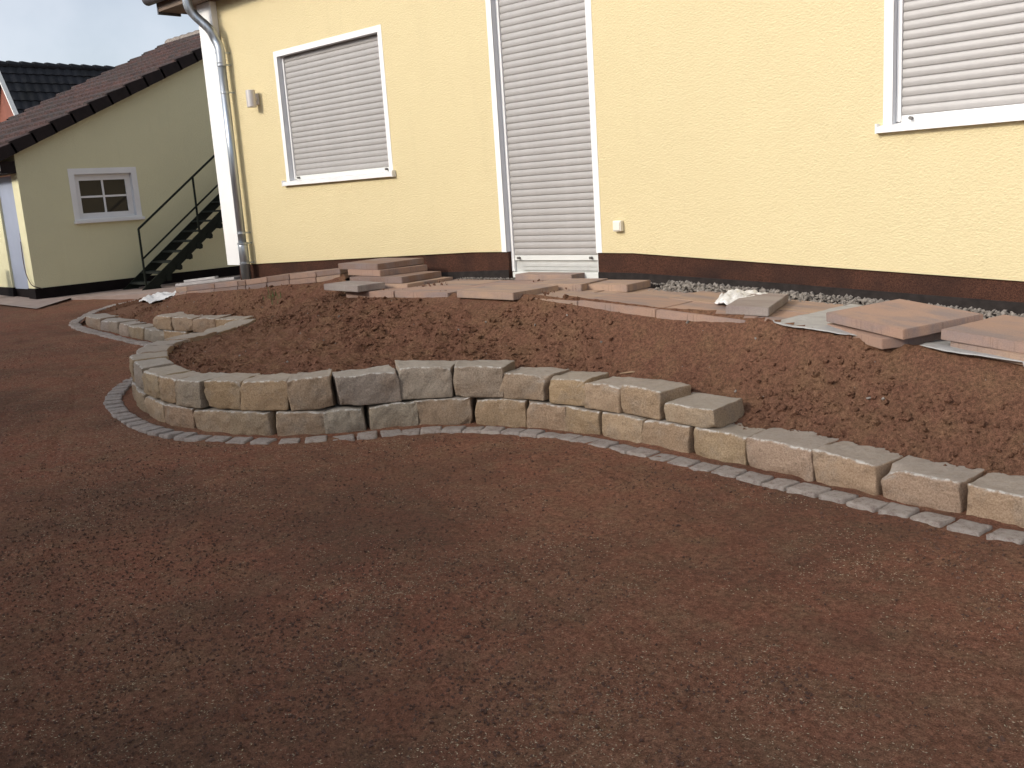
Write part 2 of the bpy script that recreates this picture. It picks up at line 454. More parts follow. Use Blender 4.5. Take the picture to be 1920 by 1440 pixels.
M = dict(
    yellow=mat_render('yellow_render', (0.715, 0.60, 0.352)),
    shed_yellow=mat_render('shed_yellow_render', (0.78, 0.735, 0.475), 0.08),
    plinth=mat_plinth(),
    shed_plinth=plain('black_plinth_paint', (0.011, 0.008, 0.008), 0.8, 0.3, 5, spec=.1),
    bitumen=plain('bitumen_coat', (0.026, 0.021, 0.019), 0.85, 0.3, 14, spec=.15, bscale=60, bstr=0.4, bdist=0.004),
    white=plain('white_paint', (0.80, 0.79, 0.77), 0.5, 0.03, 4),
    white_band=plain('white_facade_paint', (0.82, 0.81, 0.78), 0.8, 0.03, 3, bscale=120, bstr=0.25),
    reveal=plain('reveal_paint', (0.66, 0.67, 0.69), 0.7, 0.03, 3),
    slat=plain('grey_beige_slat', (0.375, 0.355, 0.335), 0.45, 0.05, 9, bscale=3, bstr=0.05),
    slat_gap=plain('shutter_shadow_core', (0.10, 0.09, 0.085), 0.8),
    rail=plain('light_grey_rail', (0.66, 0.66, 0.62), 0.45, 0.04, 6),
    alu=plain('threshold_aluminium', (0.60, 0.60, 0.57), 0.38, 0.06, 9, metal=0.3),
    stopper=plain('grey_stopper', (0.12, 0.11, 0.10), 0.5),
    zinc=mat_zinc(),
    lamp=plain('lamp_metal', (0.60, 0.56, 0.53), 0.4, 0.04, 8, metal=0.4),
    cream=plain('cream_plastic', (0.78, 0.73, 0.62), 0.45, 0.03, 8),
    soffit=plain('brown_soffit', (0.17, 0.12, 0.085), 0.75, 0.2, 7),
    dark_metal=plain('dark_gutter', (0.10, 0.095, 0.10), 0.5, 0.15, 6, metal=0.4),
    stone=mat_stone(), cobble=mat_cobble(), slab=mat_slab(),
    soil=mat_soil('red_brown_soil', (0.305, 0.146, 0.086), (0.268, 0.118, 0.072), (0.325, 0.176, 0.095)),
    lawn=mat_soil('seeded_soil', (0.42, 0.190, 0.112), (0.47, 0.182, 0.108), (0.425, 0.235, 0.134), True),
    clod=plain('soil_clod', (0.15, 0.078, 0.05), 0.97, 0.3, 9, bscale=70, bstr=0.6, bdist=0.006),
    crumb=plain('dark_crumb', (0.095, 0.048, 0.032), 0.97, 0.3, 3),
    seed=plain('straw_seed', (0.50, 0.41, 0.27), 0.8, 0.35, 2),
    sand=plain('sand_bed', (0.30, 0.22, 0.16), 0.95, 0.2, 6, bscale=90, bstr=0.5, bdist=0.006),
    gravel=plain('grey_gravel', (0.205, 0.18, 0.155), 0.9, 0.45, 28, bscale=60, bstr=0.4),
    sheet=mat_film('grey_geotextile', (0.40, 0.385, 0.365), rough=0.9),
    plastic=mat_film('white_plastic', (0.76, 0.74, 0.71)),
    board=plain('grey_plank', (0.42, 0.39, 0.37), 0.8, 0.15, 8),
    iron=plain('black_green_iron', (0.010, 0.013, 0.009), 0.6, 0.25, 8, spec=.15),
    tread=plain('dark_tread', (0.018, 0.022, 0.019), 0.7, 0.25, 8, spec=.2),
    blind=plain('bluish_door_paint', (0.30, 0.335, 0.42), 0.6, 0.05, 3),
    glass=mat_glass(),
    tile_red=mat_tile('brown_red_tile', (0.075, 0.050, 0.046), (0.145, 0.080, 0.068), (0.085, 0.074, 0.068)),
    tile_dark=mat_tile('dark_tile', (0.020, 0.021, 0.026), (0.032, 0.034, 0.040), (0.018, 0.019, 0.019)),
    verge=plain('dark_verge_tile', (0.020, 0.014, 0.013), 0.7, 0.25, 7, spec=.2),
    ridge=plain('weathered_ridge_tile', (0.19, 0.16, 0.135), 0.85, 0.3, 9, bscale=40, bstr=0.3),
    brick_red=plain('red_brown_gable', (0.17, 0.055, 0.033), 0.85, 0.2, 3),
    pave=plain('pinkish_pavement', (0.33, 0.25, 0.21), 0.9, 0.15, 4, bscale=60, bstr=0.3),
    cable=plain('brown_cable', (0.08, 0.055, 0.04), 0.6),
    twig=plain('dry_twig', (0.30, 0.20, 0.12), 0.9, 0.2, 9),
    blade=plain('grass_blade', (0.09, 0.13, 0.035), 0.7, 0.3, 9),
    hedge_core=plain('hedge_twigs', (0.03, 0.028, 0.018), 0.95, 0.3, 9),
    hedge_leaf=plain('hedge_leaf', (0.05, 0.085, 0.028), 0.6, 0.35, 4),
    neighbour_wall=plain('pale_render', (0.55, 0.52, 0.47), 0.9, 0.06, 2),
)

# ------------------------------------------------------------------ paths
W1 = [(-0.6, 4.4), (-1.18, 4.47), (-1.46, 4.51), (-1.87, 4.57), (-2.25, 4.62), (-2.68, 4.67), (-3.07, 4.72), (-3.45, 4.77), (-3.79, 4.8), (-4.12, 4.79), (-4.45, 4.73), (-4.78, 4.59), (-5.09, 4.35), (-5.3, 4.08), (-5.5, 3.83), (-5.76, 3.61), (-6.09, 3.47), (-6.45, 3.38), (-6.75, 3.36), (-7.1, 3.4), (-7.5, 3.5), (-7.9, 3.64), (-8.25, 3.85), (-8.55, 4.1), (-8.72, 4.35), (-8.85, 4.65), (-8.98, 5.0), (-9.15, 5.3), (-9.35, 5.5)]
W2 = [(-9.35, 5.62), (-9.75, 5.46), (-10.25, 5.36), (-10.8, 5.31), (-11.4, 5.34), (-12.2, 5.43), (-12.9, 5.51), (-13.35, 5.62)]

class Path:
    def __init__(self, P, n=12):
        P = np.array(P, float); Q = []
        P = np.vstack([2 * P[0] - P[1], P, 2 * P[-1] - P[-2]])
        for i in range(1, len(P) - 2):
            a, b, c, d = P[i - 1:i + 3]
            for k in range(n):
                t = k / n
                Q.append(.5 * ((2 * b) + (-a + c) * t + (2 * a - 5 * b + 4 * c - d) * t * t + (-a + 3 * b - 3 * c + d) * t ** 3))
        Q.append(P[-2]); self.Q = np.array(Q)
        self.s = np.r_[0, np.cumsum(np.linalg.norm(np.diff(self.Q, axis=0), axis=1))]
        self.len = self.s[-1]
    def at(self, s, off=0.0):
        """off > 0 is towards the bed (away from the lawn)"""
        x = np.interp(s, self.s, self.Q[:, 0]); y = np.interp(s, self.s, self.Q[:, 1])
        x2 = np.interp(s + .06, self.s, self.Q[:, 0]); y2 = np.interp(s + .06, self.s, self.Q[:, 1])
        x1 = np.interp(s - .06, self.s, self.Q[:, 0]); y1 = np.interp(s - .06, self.s, self.Q[:, 1])
        tx, ty = x2 - x1, y2 - y1
        L = np.hypot(tx, ty) + 1e-9
        return x + off * ty / L, y - off * tx / L, math.atan2(ty, tx) if np.isscalar(s) else np.arctan2(ty, tx)
P1, P2 = Path(W1), Path(W2)

# ------------------------------------------------------------------ setting: ground
def axis(segs):
    out = [segs[0][0]]
    for a, b, d in segs:
        k = max(1, int(round((b - a) / d)))
        out += list(a + (b - a) * (np.arange(1, k + 1) / k))
    return np.array(out)
gx = axis([(-900, -100, 100), (-100, -30, 10), (-30, -16, 0.7), (-16, -9, 0.07), (-9, 0.4, 0.026), (0.4, 6, 0.4), (6, 30, 6), (30, 100, 10), (100, 900, 100)])
gy = axis([(-900, -100, 100), (-100, -12, 11), (-12, 0.4, 0.6), (0.4, 5.0, 0.026), (5.0, 8.0, 0.08), (8.0, 30, 2.2), (30, 100, 10), (100, 900, 100)])
GX, GY = np.meshgrid(gx, gy)
def lawn_relief(x, y):
    z = 0.016 * fbm(x * 0.9, y * 0.9, 3) + 0.012 * fbm(x * 5, y * 5, 3) + 0.008 * fbm(x * 18, y * 18, 3, .65)
    # shallow rake and foot marks
    r = vnoise(x * 0.8 + 3 + y * 1.9, y * 0.5 - x * 0.25)
    z = z - 0.009 * np.exp(-(r / 0.016) ** 2) + .005 * np.exp(-((r - .035) / 0.02) ** 2)
    r2 = vnoise(x * 1.7 - y * 0.6 + 40, y * 0.35 + x * .2 + 9)
    z = z - 0.010 * np.exp(-(r2 / 0.014) ** 2) * np.clip(vnoise(x * 1.3, y * 1.3) * 6, 0, 1)
    near = np.clip(1 - (np.abs(x + 5) - 12) / 4, 0, 1)
    return z * near
GZ = np.where(GX > -40, ground_z(np.maximum(GX, -19)), ground_z(-19.0)) + lawn_relief(GX, GY) - 0.004
ground = link('ground', grid_mesh('ground', GX, GY, GZ), M['lawn'])
tag(ground, 'dark red-brown seeded soil of the future lawn', 'ground', kind='structure')

# paved strip round the shed
mb = MB()
def pz(x, y): return float(ground_z(x)) + 0.022
for (a, b, c, d) in [((-24, 5.75), (-15.9, 5.95), (-16.9, 6.9), (-24, 6.9)), ((-17.6, 6.9), (-16.9, 6.9), (-15.3, 14.0), (-17.6, 14.0))]:
    mb.add([(q[0], q[1], pz(*q)) for q in (a, b, c, d)], [(0, 1, 2, 3)])
mb.add([(-16.9, 6.92, .285), (-15.2, 7.75, .31), (-10.97, 7.2, .60), (-10.97, 14, .60), (-15.3, 14, .30), (-16.9, 6.92, 0), (-15.2, 7.75, 0), (-10.97, 7.2, 0)], [(0, 1, 2, 3, 4), (5, 6, 1, 0), (6, 7, 2, 1)])
tag(mb.build('pavement', M['pave']), 'pinkish paved strip beside the shed', 'pavement', kind='structure')

# terrace bed behind the soil bank
TE = Path([(0.8, 5.15), (-0.6, 5.2), (-1.4, 5.22), (-1.9, 5.3), (-2.4, 5.34), (-2.9, 5.46), (-3.4, 5.52), (-4.0, 5.54), (-4.7, 5.52), (-5.3, 5.5), (-5.9, 5.52), (-6.9, 5.62), (-7.6, 5.66), (-8.1, 6.0), (-8.64, 6.42), (-9.25, 6.22), (-9.8, 5.98), (-10.4, 5.91), (-11.27, 5.88), (-11.6, 6.3), (-11.7, 7.0)])
ts = np.linspace(0, TE.len, 160)
tx, ty, _ = TE.at(ts)
mb = MB()
def tz(x): return float(zter(x)) - 0.065 - max(0, -9.0 - x) * 0.05
vv = []; ff = []
for i in range(160):
    x, y = float(tx[i]), float(ty[i])
    vv += [(x, y + 0.02, tz(x) - 0.25), (x, y + 0.02, tz(x)), (x, 7.0, tz(x))]
    if i:
        ff += [(3 * i - 3, 3 * i, 3 * i + 1, 3 * i - 2), (3 * i - 2, 3 * i + 1, 3 * i + 2, 3 * i - 1)]
mb.add(vv, ff)
terrace = tag(mb.build('terrace', M['sand']), 'sandy terrace bed along the house', 'terrace', kind='structure')

# ------------------------------------------------------------------ soil bank (thin plate through control points)
UP = [(2.33, .295), (2.72, .285), (3.05, .345), (3.35, .335), (3.66, .345), (4.0, .365), (4.37, .41), (4.75, .38), (5.19, .40), (5.52, .385), (5.91, .37), (6.25, .353), (6.57, .335), (6.87, .33), (7.33, .345), (8.2, .345), (9.0, .335), (10.3, .33)]
up_s = np.array([u[0] for u in UP]); up_z = np.array([u[1] for u in UP])
cp = []
for s in np.arange(0.05, P1.len - 0.15, 0.3):
    x, y, _ = P1.at(float(s), 0.20)
    h = 0.10 if s < 1.95 else float(np.interp(s, up_s, up_z)) - 0.07
    if 1.95 <= s < 2.6: h = 0.18
    cp.append((x, y, float(ground_z(x)) + h))
    if s > 2.2:
        x2, y2, _ = P1.at(float(s), 0.42); cp.append((x2, y2, float(ground_z(x2)) + h + 0.05))
for s in np.arange(0.1, P2.len, 0.35):
    x, y, _ = P2.at(float(s), 0.22)
    h = 0.10 if x < -10.75 else 0.25
    cp.append((x, y, float(ground_z(x)) + h))
for i in range(0, 150, 4):
    x, y = float(tx[i]), float(ty[i])
    zt = float(zter(x)) - (0.06 if x > -4.9 else .045)
    if x < -8.4: zt = float(np.interp(-x, [8.62, 8.91, 9.25, 9.52, 9.81, 10.38, 10.98, 11.27], [.885, .862, .842, .82, .792, .752, .708, .686])) - .105
    cp.append((x, y, zt))
ED = Path([(-13.42, 5.5), (-13.9, 5.86), (-14.44, 6.27), (-14.85, 6.75), (-15.05, 7.1), (-15.3, 7.5)])
for s in np.arange(0.1, ED.len, 0.3):
    x, y, _ = ED.at(float(s)); cp.append((x + .05, y + 0.02, float(ground_z(x)) + 0.02))
cp += [(-12.2, 7.0, 0.50), (-13.4, 7.2, .40), (-14.5, 7.4, .31), (-12.5, 6.2, 0.42), (-13.5, 6.3, .33), (-11.4, 6.4, .53), (-14.6, 6.9, .29)]
cp = np.array(cp)
def tps_fit(c, lam=0.004):
    n = len(c)
    r2 = ((c[:, None, :2] - c[None, :, :2]) ** 2).sum(-1)
    K = 0.5 * r2 * np.log(r2 + 1e-9) + lam * np.eye(n)
    Pm = np.c_[np.ones(n), c[:, :2]]
    A = np.block([[K, Pm], [Pm.T, np.zeros((3, 3))]])
    return np.linalg.solve(A, np.r_[c[:, 2], np.zeros(3)])
TW = tps_fit(cp)
def tps(x, y):
    x = np.asarray(x, float); sh = x.shape; x = x.ravel(); y = np.asarray(y, float).ravel()
    out = np.empty(len(x)); n = len(cp)
    for i in range(0, len(x), 20000):
        xs, ys = x[i:i + 20000], y[i:i + 20000]
        r2 = (xs[:, None] - cp[None, :, 0]) ** 2 + (ys[:, None] - cp[None, :, 1]) ** 2
        out[i:i + 20000] = (0.5 * r2 * np.log(r2 + 1e-9)) @ TW[:n] + TW[n] + TW[n + 1] * xs + TW[n + 2] * ys
    return out.reshape(sh)
def in_poly(px, py, poly):
    inside = np.zeros(px.shape, bool); n = len(poly); j = n - 1
    for i in range(n):
        xi, yi = poly[i]; xj, yj = poly[j]
        cond = ((yi > py) != (yj > py)) & (px < (xj - xi) * (py - yi) / (yj - yi + 1e-12) + xi)
        inside ^= cond; j = i
    return inside
w1i = [P1.at(float(s), 0.13)[:2] for s in np.arange(0, P1.len - 0.1, 0.1)]
w2i = [P2.at(float(s), 0.13)[:2] for s in np.arange(0.15, P2.len, 0.1)]
edi = [ED.at(float(s))[:2] for s in np.arange(0, ED.len, 0.15)]
edi = [(x + 0.06, y + .02) for x, y in edi]
te_back = [(float(x), float(y) + 0.07) for x, y in zip(tx[::-1], ty[::-1]) if x > -11.5]
BED = [(-0.6, 4.55)] + w1i + w2i + edi + [(-14.5, 7.55), (-12.0, 7.2), (-11.45, 6.9)] + te_back
def soil_relief(x, y):
    z = 0.05 * fbm(x * 1.1 + 5, y * 1.1, 3)
    z += 0.035 * fbm(x * 4.2, y * 4.2 + 9, 4, 0.55)
    c = fbm(x * 15 + 2, y * 15, 4, 0.6)
    z += 0.032 * np.where(c > 0, c * 1.3, c)
    e = np.abs(fbm(x * 31, y * 31 + 5, 3, .6)); z += 0.016 * e
    return z * terr_fade(x, y)
def terr_fade(x, y):
    d = y - np.interp(-x, -tx[:135], ty[:135])
    return np.clip(-d / .2, .15, 1.0)
bx = np.arange(-15.5, 0.0, 0.02); by = np.arange(3.3, 7.7, 0.02)
BX, BY = np.meshgrid(bx, by)
cx, cy = (BX[:-1, :-1] + 0.01), (BY[:-1, :-1] + 0.01)
bmask = in_poly(cx, cy, BED)
vm = np.zeros(BX.shape, bool)
vm[:-1, :-1] |= bmask; vm[1:, :-1] |= bmask; vm[:-1, 1:] |= bmask; vm[1:, 1:] |= bmask
BZ = np.zeros(BX.shape)
BZ[vm] = tps(BX[vm], BY[vm]) + soil_relief(BX[vm], BY[vm])
soil = link('soil_bank', grid_mesh('soil_bank', BX, BY, BZ, bmask), M['soil'])
tag(soil, 'raw red-brown soil bank between stone wall and terrace', 'soil', kind='structure')
def soil_h(x, y):
    x = np.atleast_1d(np.asarray(x, float)); y = np.atleast_1d(np.asarray(y, float))
    return tps(x, y) + soil_relief(x, y)

def scatter(name, n, pts, sizes, mat, shape='rock', label=None, cat=None, sink=0.3):
    """many tiny lumps joined into one mesh"""
    if shape == 'rock':
        base = np.array([(1, 0, 0), (-1, 0, 0), (0, 1, 0), (0, -1, 0), (0, 0, 1), (0, 0, -1), (.62, .62, .5), (-.6, .62, .45), (.6, -.65, .4), (-.62, -.6, .5)], float)
        tri = np.array([(4, 6, 7), (4, 7, 9), (4, 9, 8), (4, 8, 6), (0, 6, 8), (2, 7, 6), (1, 9, 7), (3, 8, 9), (0, 2, 6), (2, 1, 7), (1, 3, 9), (3, 0, 8), (5, 2, 0), (5, 1, 2), (5, 3, 1), (5, 0, 3)])
    else:
        base = np.array([(1, 0, 0), (-1, 0, 0), (0, .3, .02), (0, -.3, .02), (0, 0, .3)], float)
        tri = np.array([(0, 2, 4), (2, 1, 4), (1, 3, 4), (3, 0, 4)])
    n = len(pts)
    ang = RNG.uniform(0, 2 * np.pi, n); jit = RNG.uniform(0.65, 1.3, (n, len(base), 3)) if shape == 'rock' else np.ones((n, len(base), 3))
    tilt = RNG.uniform(-.5, .5, (n, 2)) if shape == 'rock' else RNG.uniform(-.25, .25, (n, 2))
    asp = RNG.uniform(0.6, 1.15, (n, 1, 3)) if shape == 'rock' else np.ones((n, 1, 3))
    v = base[None] * jit * asp * sizes[:, None, None]
    v[:, :, 2] += tilt[:, :1] * v[:, :, 0] + tilt[:, 1:] * v[:, :, 1]
    ca, sa = np.cos(ang)[:, None], np.sin(ang)[:, None]
    x = v[:, :, 0] * ca - v[:, :, 1] * sa; y = v[:, :, 0] * sa + v[:, :, 1] * ca
    v[:, :, 0] = x; v[:, :, 1] = y
    v += pts[:, None, :]; v[:, :, 2] += (sizes * (0.5 - sink))[:, None]
    f = (tri[None] + (np.arange(n) * len(base))[:, None, None]).reshape(-1, 3)
    o = link(name, np_mesh(name, v.reshape(-1, 3), f, smooth=False), mat)
    return tag(o, label, cat, kind='stuff')

# clods on the bank
px_ = RNG.uniform(-15.3, -0.2, 150000); py_ = RNG.uniform(3.4, 7.5, 150000)
ok = in_poly(px_, py_, BED); px_, py_ = px_[ok], py_[ok]
dens = fbm(px_ * 1.6, py_ * 1.6, 4) + 0.12
# denser along the back edge of the stones and along the terrace
d1 = np.min(np.hypot(px_[:, None] - np.array(w1i)[None, :, 0], py_[:, None] - np.array(w1i)[None, :, 1]), 1)
d2 = np.min(np.hypot(px_[:, None] - tx[None, :], py_[:, None] - ty[None, :]), 1)
keep = RNG.uniform(0.0, .9, len(px_)) < 1.1 * dens + .16 + 0.45 * np.exp(-d1 / .3) - 0.3 * np.exp(-d2 / .25)
px_, py_ = px_[keep], py_[keep]
sz = 0.004 + 0.010 * RNG.random(len(px_)) ** 2 + 0.020 * RNG.random(len(px_)) ** 12
scatter('soil_clods', 0, np.c_[px_, py_, soil_h(px_, py_)], sz, M['soil'], label='loose clods and crumbs on the soil bank', cat='soil')
k = 260
qx = RNG.uniform(-14, -0.6, 4000); qy = RNG.uniform(3.5, 6.4, 4000); ok = in_poly(qx, qy, BED); qx, qy = qx[ok][:k], qy[ok][:k]
scatter('pale_chips', 0, np.c_[qx, qy, soil_h(qx, qy)], 0.004 + 0.011 * RNG.random(len(qx)) ** 3, M['gravel'], label='pale stone chips strewn over the soil bank', cat='stones')

# crumbs and seed husks on the lawn soil
def lawn_pts(n, fn):
    r = 1.2 + 11.5 * RNG.random(n) ** 1.25
    a = RNG.uniform(math.radians(68), math.radians(183), n)
    x, y = r * np.cos(a), r * np.sin(a)
    z0 = ground_z(x)
    return x, y, z0
allw = np.array([P1.at(float(s), -0.1)[:2] for s in np.arange(0, P1.len, .1)] + [P2.at(float(s), -0.1)[:2] for s in np.arange(0, P2.len, .1)])
LAWN = [(2.5, 0.2), (2.5, 4.1), (-0.6, 4.2)] + [P1.at(float(s), -0.26)[:2] for s in np.arange(0, P1.len - .6, .1)] + [P2.at(float(s), -0.26)[:2] for s in np.arange(.6, P2.len, .1)] + [(-14.4, 5.9), (-16, 6.0), (-16, 0.2)]
x, y, z = lawn_pts(420000, None)
ok = in_poly(x, y, LAWN); x, y, z = x[ok], y[ok], z[ok]
dn = fbm(x * 0.7 + 30, y * 0.7, 4) * 1.1 + fbm(x * 4, y * 4 + 7, 3) * 0.6
kp = RNG.uniform(-0.5, 0.75, len(x)) < dn
x, y, z = x[kp][:170000], y[kp][:170000], z[kp][:170000]
zz = z + lawn_relief(x, y) - 0.003
scatter('seed_husks', 0, np.c_[x, y, zz], 0.002 + 0.004 * RNG.random(len(x)) ** 2, M['seed'], 'husk', 'pale seed husks strewn over the lawn soil', 'seed', sink=.35)
x, y, z = lawn_pts(260000, None)
ok = in_poly(x, y, LAWN); x, y, z = x[ok], y[ok], z[ok]
dn = fbm(x * 0.6, y * 0.6 + 12, 3) + fbm(x * 3, y * 3, 3) * 0.7
kp = RNG.uniform(-0.45, 0.8, len(x)) < dn + .05
x, y, z = x[kp][:75000], y[kp][:75000], z[kp][:75000]
zz = z + lawn_relief(x, y) - 0.003
scatter('soil_crumbs', 0, np.c_[x, y, zz], 0.0022 + 0.006 * RNG.random(len(x)) ** 3, M['crumb'], label='dark crumbs on the rolled lawn soil', cat='soil', sink=.45)

# ------------------------------------------------------------------ dry stone walls
def round_box(nu, nv, nw):
    """unit box surface grid in [-1,1]^3, shared verts"""
    idx = {}; V = []; Fc = []
    def vid(i, j, k):
        key = (i, j, k)
        if key not in idx:
            idx[key] = len(V); V.append((2 * i / nu - 1, 2 * j / nv - 1, 2 * k / nw - 1))
        return idx[key]
    for i in range(nu):
        for j in range(nv):
            Fc.append((vid(i, j, 0), vid(i, j + 1, 0), vid(i + 1, j + 1, 0), vid(i + 1, j, 0)))
            Fc.append((vid(i, j, nw), vid(i + 1, j, nw), vid(i + 1, j + 1, nw), vid(i, j + 1, nw)))
    for i in range(nu):
        for k in range(nw):
            Fc.append((vid(i, 0, k), vid(i + 1, 0, k), vid(i + 1, 0, k + 1), vid(i, 0, k + 1)))
            Fc.append((vid(i, nv, k), vid(i, nv, k + 1), vid(i + 1, nv, k + 1), vid(i + 1, nv, k)))
    for j in range(nv):
        for k in range(nw):
            Fc.append((vid(0, j, k), vid(0, j, k + 1), vid(0, j + 1, k + 1), vid(0, j + 1, k)))
            Fc.append((vid(nu, j, k), vid(nu, j + 1, k), vid(nu, j + 1, k + 1), vid(nu, j, k + 1)))
    return np.array(V), Fc
RB_V, RB_F = round_box(22, 12, 14)
TINTS = [(0.39, 0.27, 0.165), (0.37, 0.268, 0.175), (0.35, 0.275, 0.205), (0.405, 0.28, 0.178), (0.375, 0.255, 0.15), (0.335, 0.275, 0.22), (0.40, 0.275, 0.182)]

def pinch(t, n_edge=0.12):
    # crowd grid lines to the edges so that corners stay crisp
    return np.sign(t) * (1 - (1 - np.abs(t)) ** 1.75)

def stone(wall, path, s0, s1, z0, zl, zr, depth, tint, off=0.0, gap=0.004, r=0.006, rough=1.0, ydrop=0.0):
    """one dressed stone from s0 to s1 along the path"""
    hl = (s1 - s0) / 2 - gap; sm_ = (s0 + s1) / 2
    hd = depth / 2; hz = ((zl + zr) / 2 - z0) / 2
    P = RB_V.copy()
    P = pinch(P)
    half = np.array([hl, hd, hz])
    q = P * half
    rr = min(r * random.uniform(.8, 1.35), hz * .6)
    core = np.clip(q, -(half - rr), half - rr)
    d = q - core; L = np.linalg.norm(d, axis=1, keepdims=True)
    q = core + d / np.maximum(L, 1e-9) * np.minimum(L, rr)
    seed = random.uniform(0, 200)
    a = q[:, 0] * 9 + seed; b = q[:, 2] * 9 + seed * .7; c = q[:, 1] * 9 + seed * .3
    nf = fbm(a, b + c * .7, 4, 0.55); nt = fbm(a, c + 31, 4, .5); ns = fbm(c + 7, b, 3, .5)
    front = P[:, 1] < -0.6; top = P[:, 2] > 0.6
    fine = fbm(q[:, 0] * 32 + seed, q[:, 2] * 32 + q[:, 1] * 20 + seed, 3, .6)
    q[:, 1] += ((0.016 * nf + 0.012 * fine) * rough) * np.clip(-P[:, 1], 0, 1) ** 2
    q[:, 1] -= 0.010 * rough * (1 - P[:, 0] ** 2) * (1 - P[:, 2] ** 2) * (P[:, 1] < 0)
    q[:, 2] += (0.012 * nt + .005 * fine) * rough * np.clip(P[:, 2], 0, 1) ** 2
    q[:, 0] += 0.012 * ns * np.abs(P[:, 0]) ** 3
    # slanted joints and broken corners
    q[:, 0] += random.uniform(-.012, .012) * P[:, 2] * np.abs(P[:, 0]) + random.uniform(-.02, .02) * P[:, 1]
    for _ in range(2):
        cxs, czs = random.choice((-1, 1)), random.choice((-1, 1, 1))
        ctr = np.array([cxs, -1, czs]); dd = np.linalg.norm((P - ctr) * np.array([1.0, 1.0, 0.8]), axis=1)
        k = np.clip(1 - dd / random.uniform(.35, .7), 0, 1)[:, None] * random.uniform(.004, .02)
        q -= ctr * k
    q[:, 2] += (zr - zl) / 2 * P[:, 0] * np.clip((P[:, 2] + 1) / 2, 0, 1)
    s = sm_ + q[:, 0]
    # s runs right to left when seen from the lawn
    se = np.clip(s, 0.0, path.len)
    x, y, _ = path.at(se, off + hd + q[:, 1])
    z = z0 + hz + q[:, 2]
    cx_, cy_, _ = path.at(sm_, off + hd)
    g0 = float(ground_z(cx_))
    V = np.c_[x - cx_, y - cy_, z]
    me = bpy.data.meshes.new('stone')
    me.from_pydata(V.tolist(), [], [tuple(reversed(f)) for f in RB_F]); me.update()
    me.polygons.foreach_set('use_smooth', [True] * len(me.polygons))
    edge = np.clip((P[:, 2] - .90) / .09, 0, 1) * np.clip((-P[:, 1] - .88) / .1, 0, 1)
    at = me.attributes.new('chip', 'FLOAT', 'POINT'); at.data.foreach_set('value', edge.astype(np.float32))
    o = link('stone', me, M['stone'], wall)
    o.location = Vector((cx_, cy_, g0)) - wall.location
    t = random.uniform(.88, 1.1)
    o.color = (tint[0] * t, tint[1] * t * random.uniform(.97, 1.03), tint[2] * t * random.uniform(.92, 1.06), 1)
    return o

wall1 = empty('retaining_wall', (-5.0, 4.45, 0.0), 'curved two-course dry wall of beige sandstone blocks holding the soil bank', 'stone wall')
LOW = [0.0, 0.45, 0.87, 1.28, 1.66, 2.10, 2.49, 2.87, 3.22, 3.52, 3.85, 4.24, 4.63, 4.98, 5.27, 5.64, 6.00, 6.37, 6.78, 7.26, 7.72, 8.16, 8.6, 9.05, 9.5, 9.92, 10.25]
LOWZ = [.145, .142, .141, .145, .167, .168, .166, .162, .156, .165, .176, .188, .178, .163, .162, .168, .162, .152, .148, .145, .15, .15, .15, .15, .15, .15, .15]
LT = {0: 3, 1: 0, 2: 3, 3: 0, 4: 6, 5: 3, 6: 0, 7: 3, 8: 0, 9: 6, 10: 0, 11: 1, 12: 5, 13: 5, 14: 1, 15: 1, 16: 1, 17: 4}
for i in range(len(LOW) - 1):
    single = LOW[i + 1] <= 2.6
    stone(wall1, P1, LOW[i], LOW[i + 1], -0.05, LOWZ[i] - .003, LOWZ[i + 1] - .003, random.uniform(.30, .36) if single else .30,
          TINTS[LT.get(i, random.randrange(7))], gap=0.007 if single else 0.004, r=0.009 if single else .006)
UPJ = [2.33, 2.725, 3.05, 3.35, 3.66, 4.0, 4.37, 4.75, 5.19, 5.52, 5.91, 6.25, 6.57, 6.87, 7.33, 7.75, 8.15, 8.6, 9.0, 9.45, 9.85, 10.25]
UPZ = [(.288, .280), (.345, .352), (.345, .33), (.35, .345), (.362, .36), (.405, .41), (.40, .425), (.40, .385), (.395, .39), (.385, .38), (.375, .37), (.36, .355), (.345, .34), (.34, .34), (.345, .345), (.35, .345), (.345, .34), (.34, .335), (.335, .335), (.33, .33), (.33, .33)]
UT = {0: 1, 1: 0, 2: 3, 3: 4, 4: 1, 5: 2, 6: 5, 7: 5, 8: 1, 9: 0, 10: 4, 11: 2, 12: 4, 13: 1}
for i in range(len(UPJ) - 1):
    zb = max(np.interp((UPJ[i] + UPJ[i + 1]) / 2, LOW, LOWZ), np.interp(UPJ[i], LOW, LOWZ), np.interp(UPJ[i + 1], LOW, LOWZ)) + .001
    zl, zr = UPZ[i]
    last = i == 0
    stone(wall1, P1, UPJ[i], UPJ[i + 1], zb, zl, zr, .34 if last else random.uniform(.26, .31), TINTS[UT.get(i, random.randrange(7))],
          off=0.015 + random.uniform(-.006, .01), gap=random.choice((.003, .004, .007)), r=0.005 if last else 0.008, rough=.5 if last else 1.0)

wall2 = empty('retaining_wall', (-11.4, 5.4, 0.0), 'low dry wall of beige blocks running to a point near the shed', 'stone wall')
j = [0.0]
while j[-1] < P2.len - .3: j.append(j[-1] + random.uniform(.34, .52))
j[-1] = P2.len
for i in range(len(j) - 1):
    h = .145 if i < len(j) - 3 else .125
    stone(wall2, P2, j[i], j[i + 1], -0.05, h + random.uniform(-.01, .01), h + random.uniform(-.01, .01), .27, random.choice(TINTS), r=.007)
j = [0.0, .36, .74, 1.12, 1.5]
for i in range(4):
    stone(wall2, P2, j[i], j[i + 1], .152, .31 + random.uniform(-.012, .012), .31, .42, random.choice(TINTS), off=.02, r=.008)

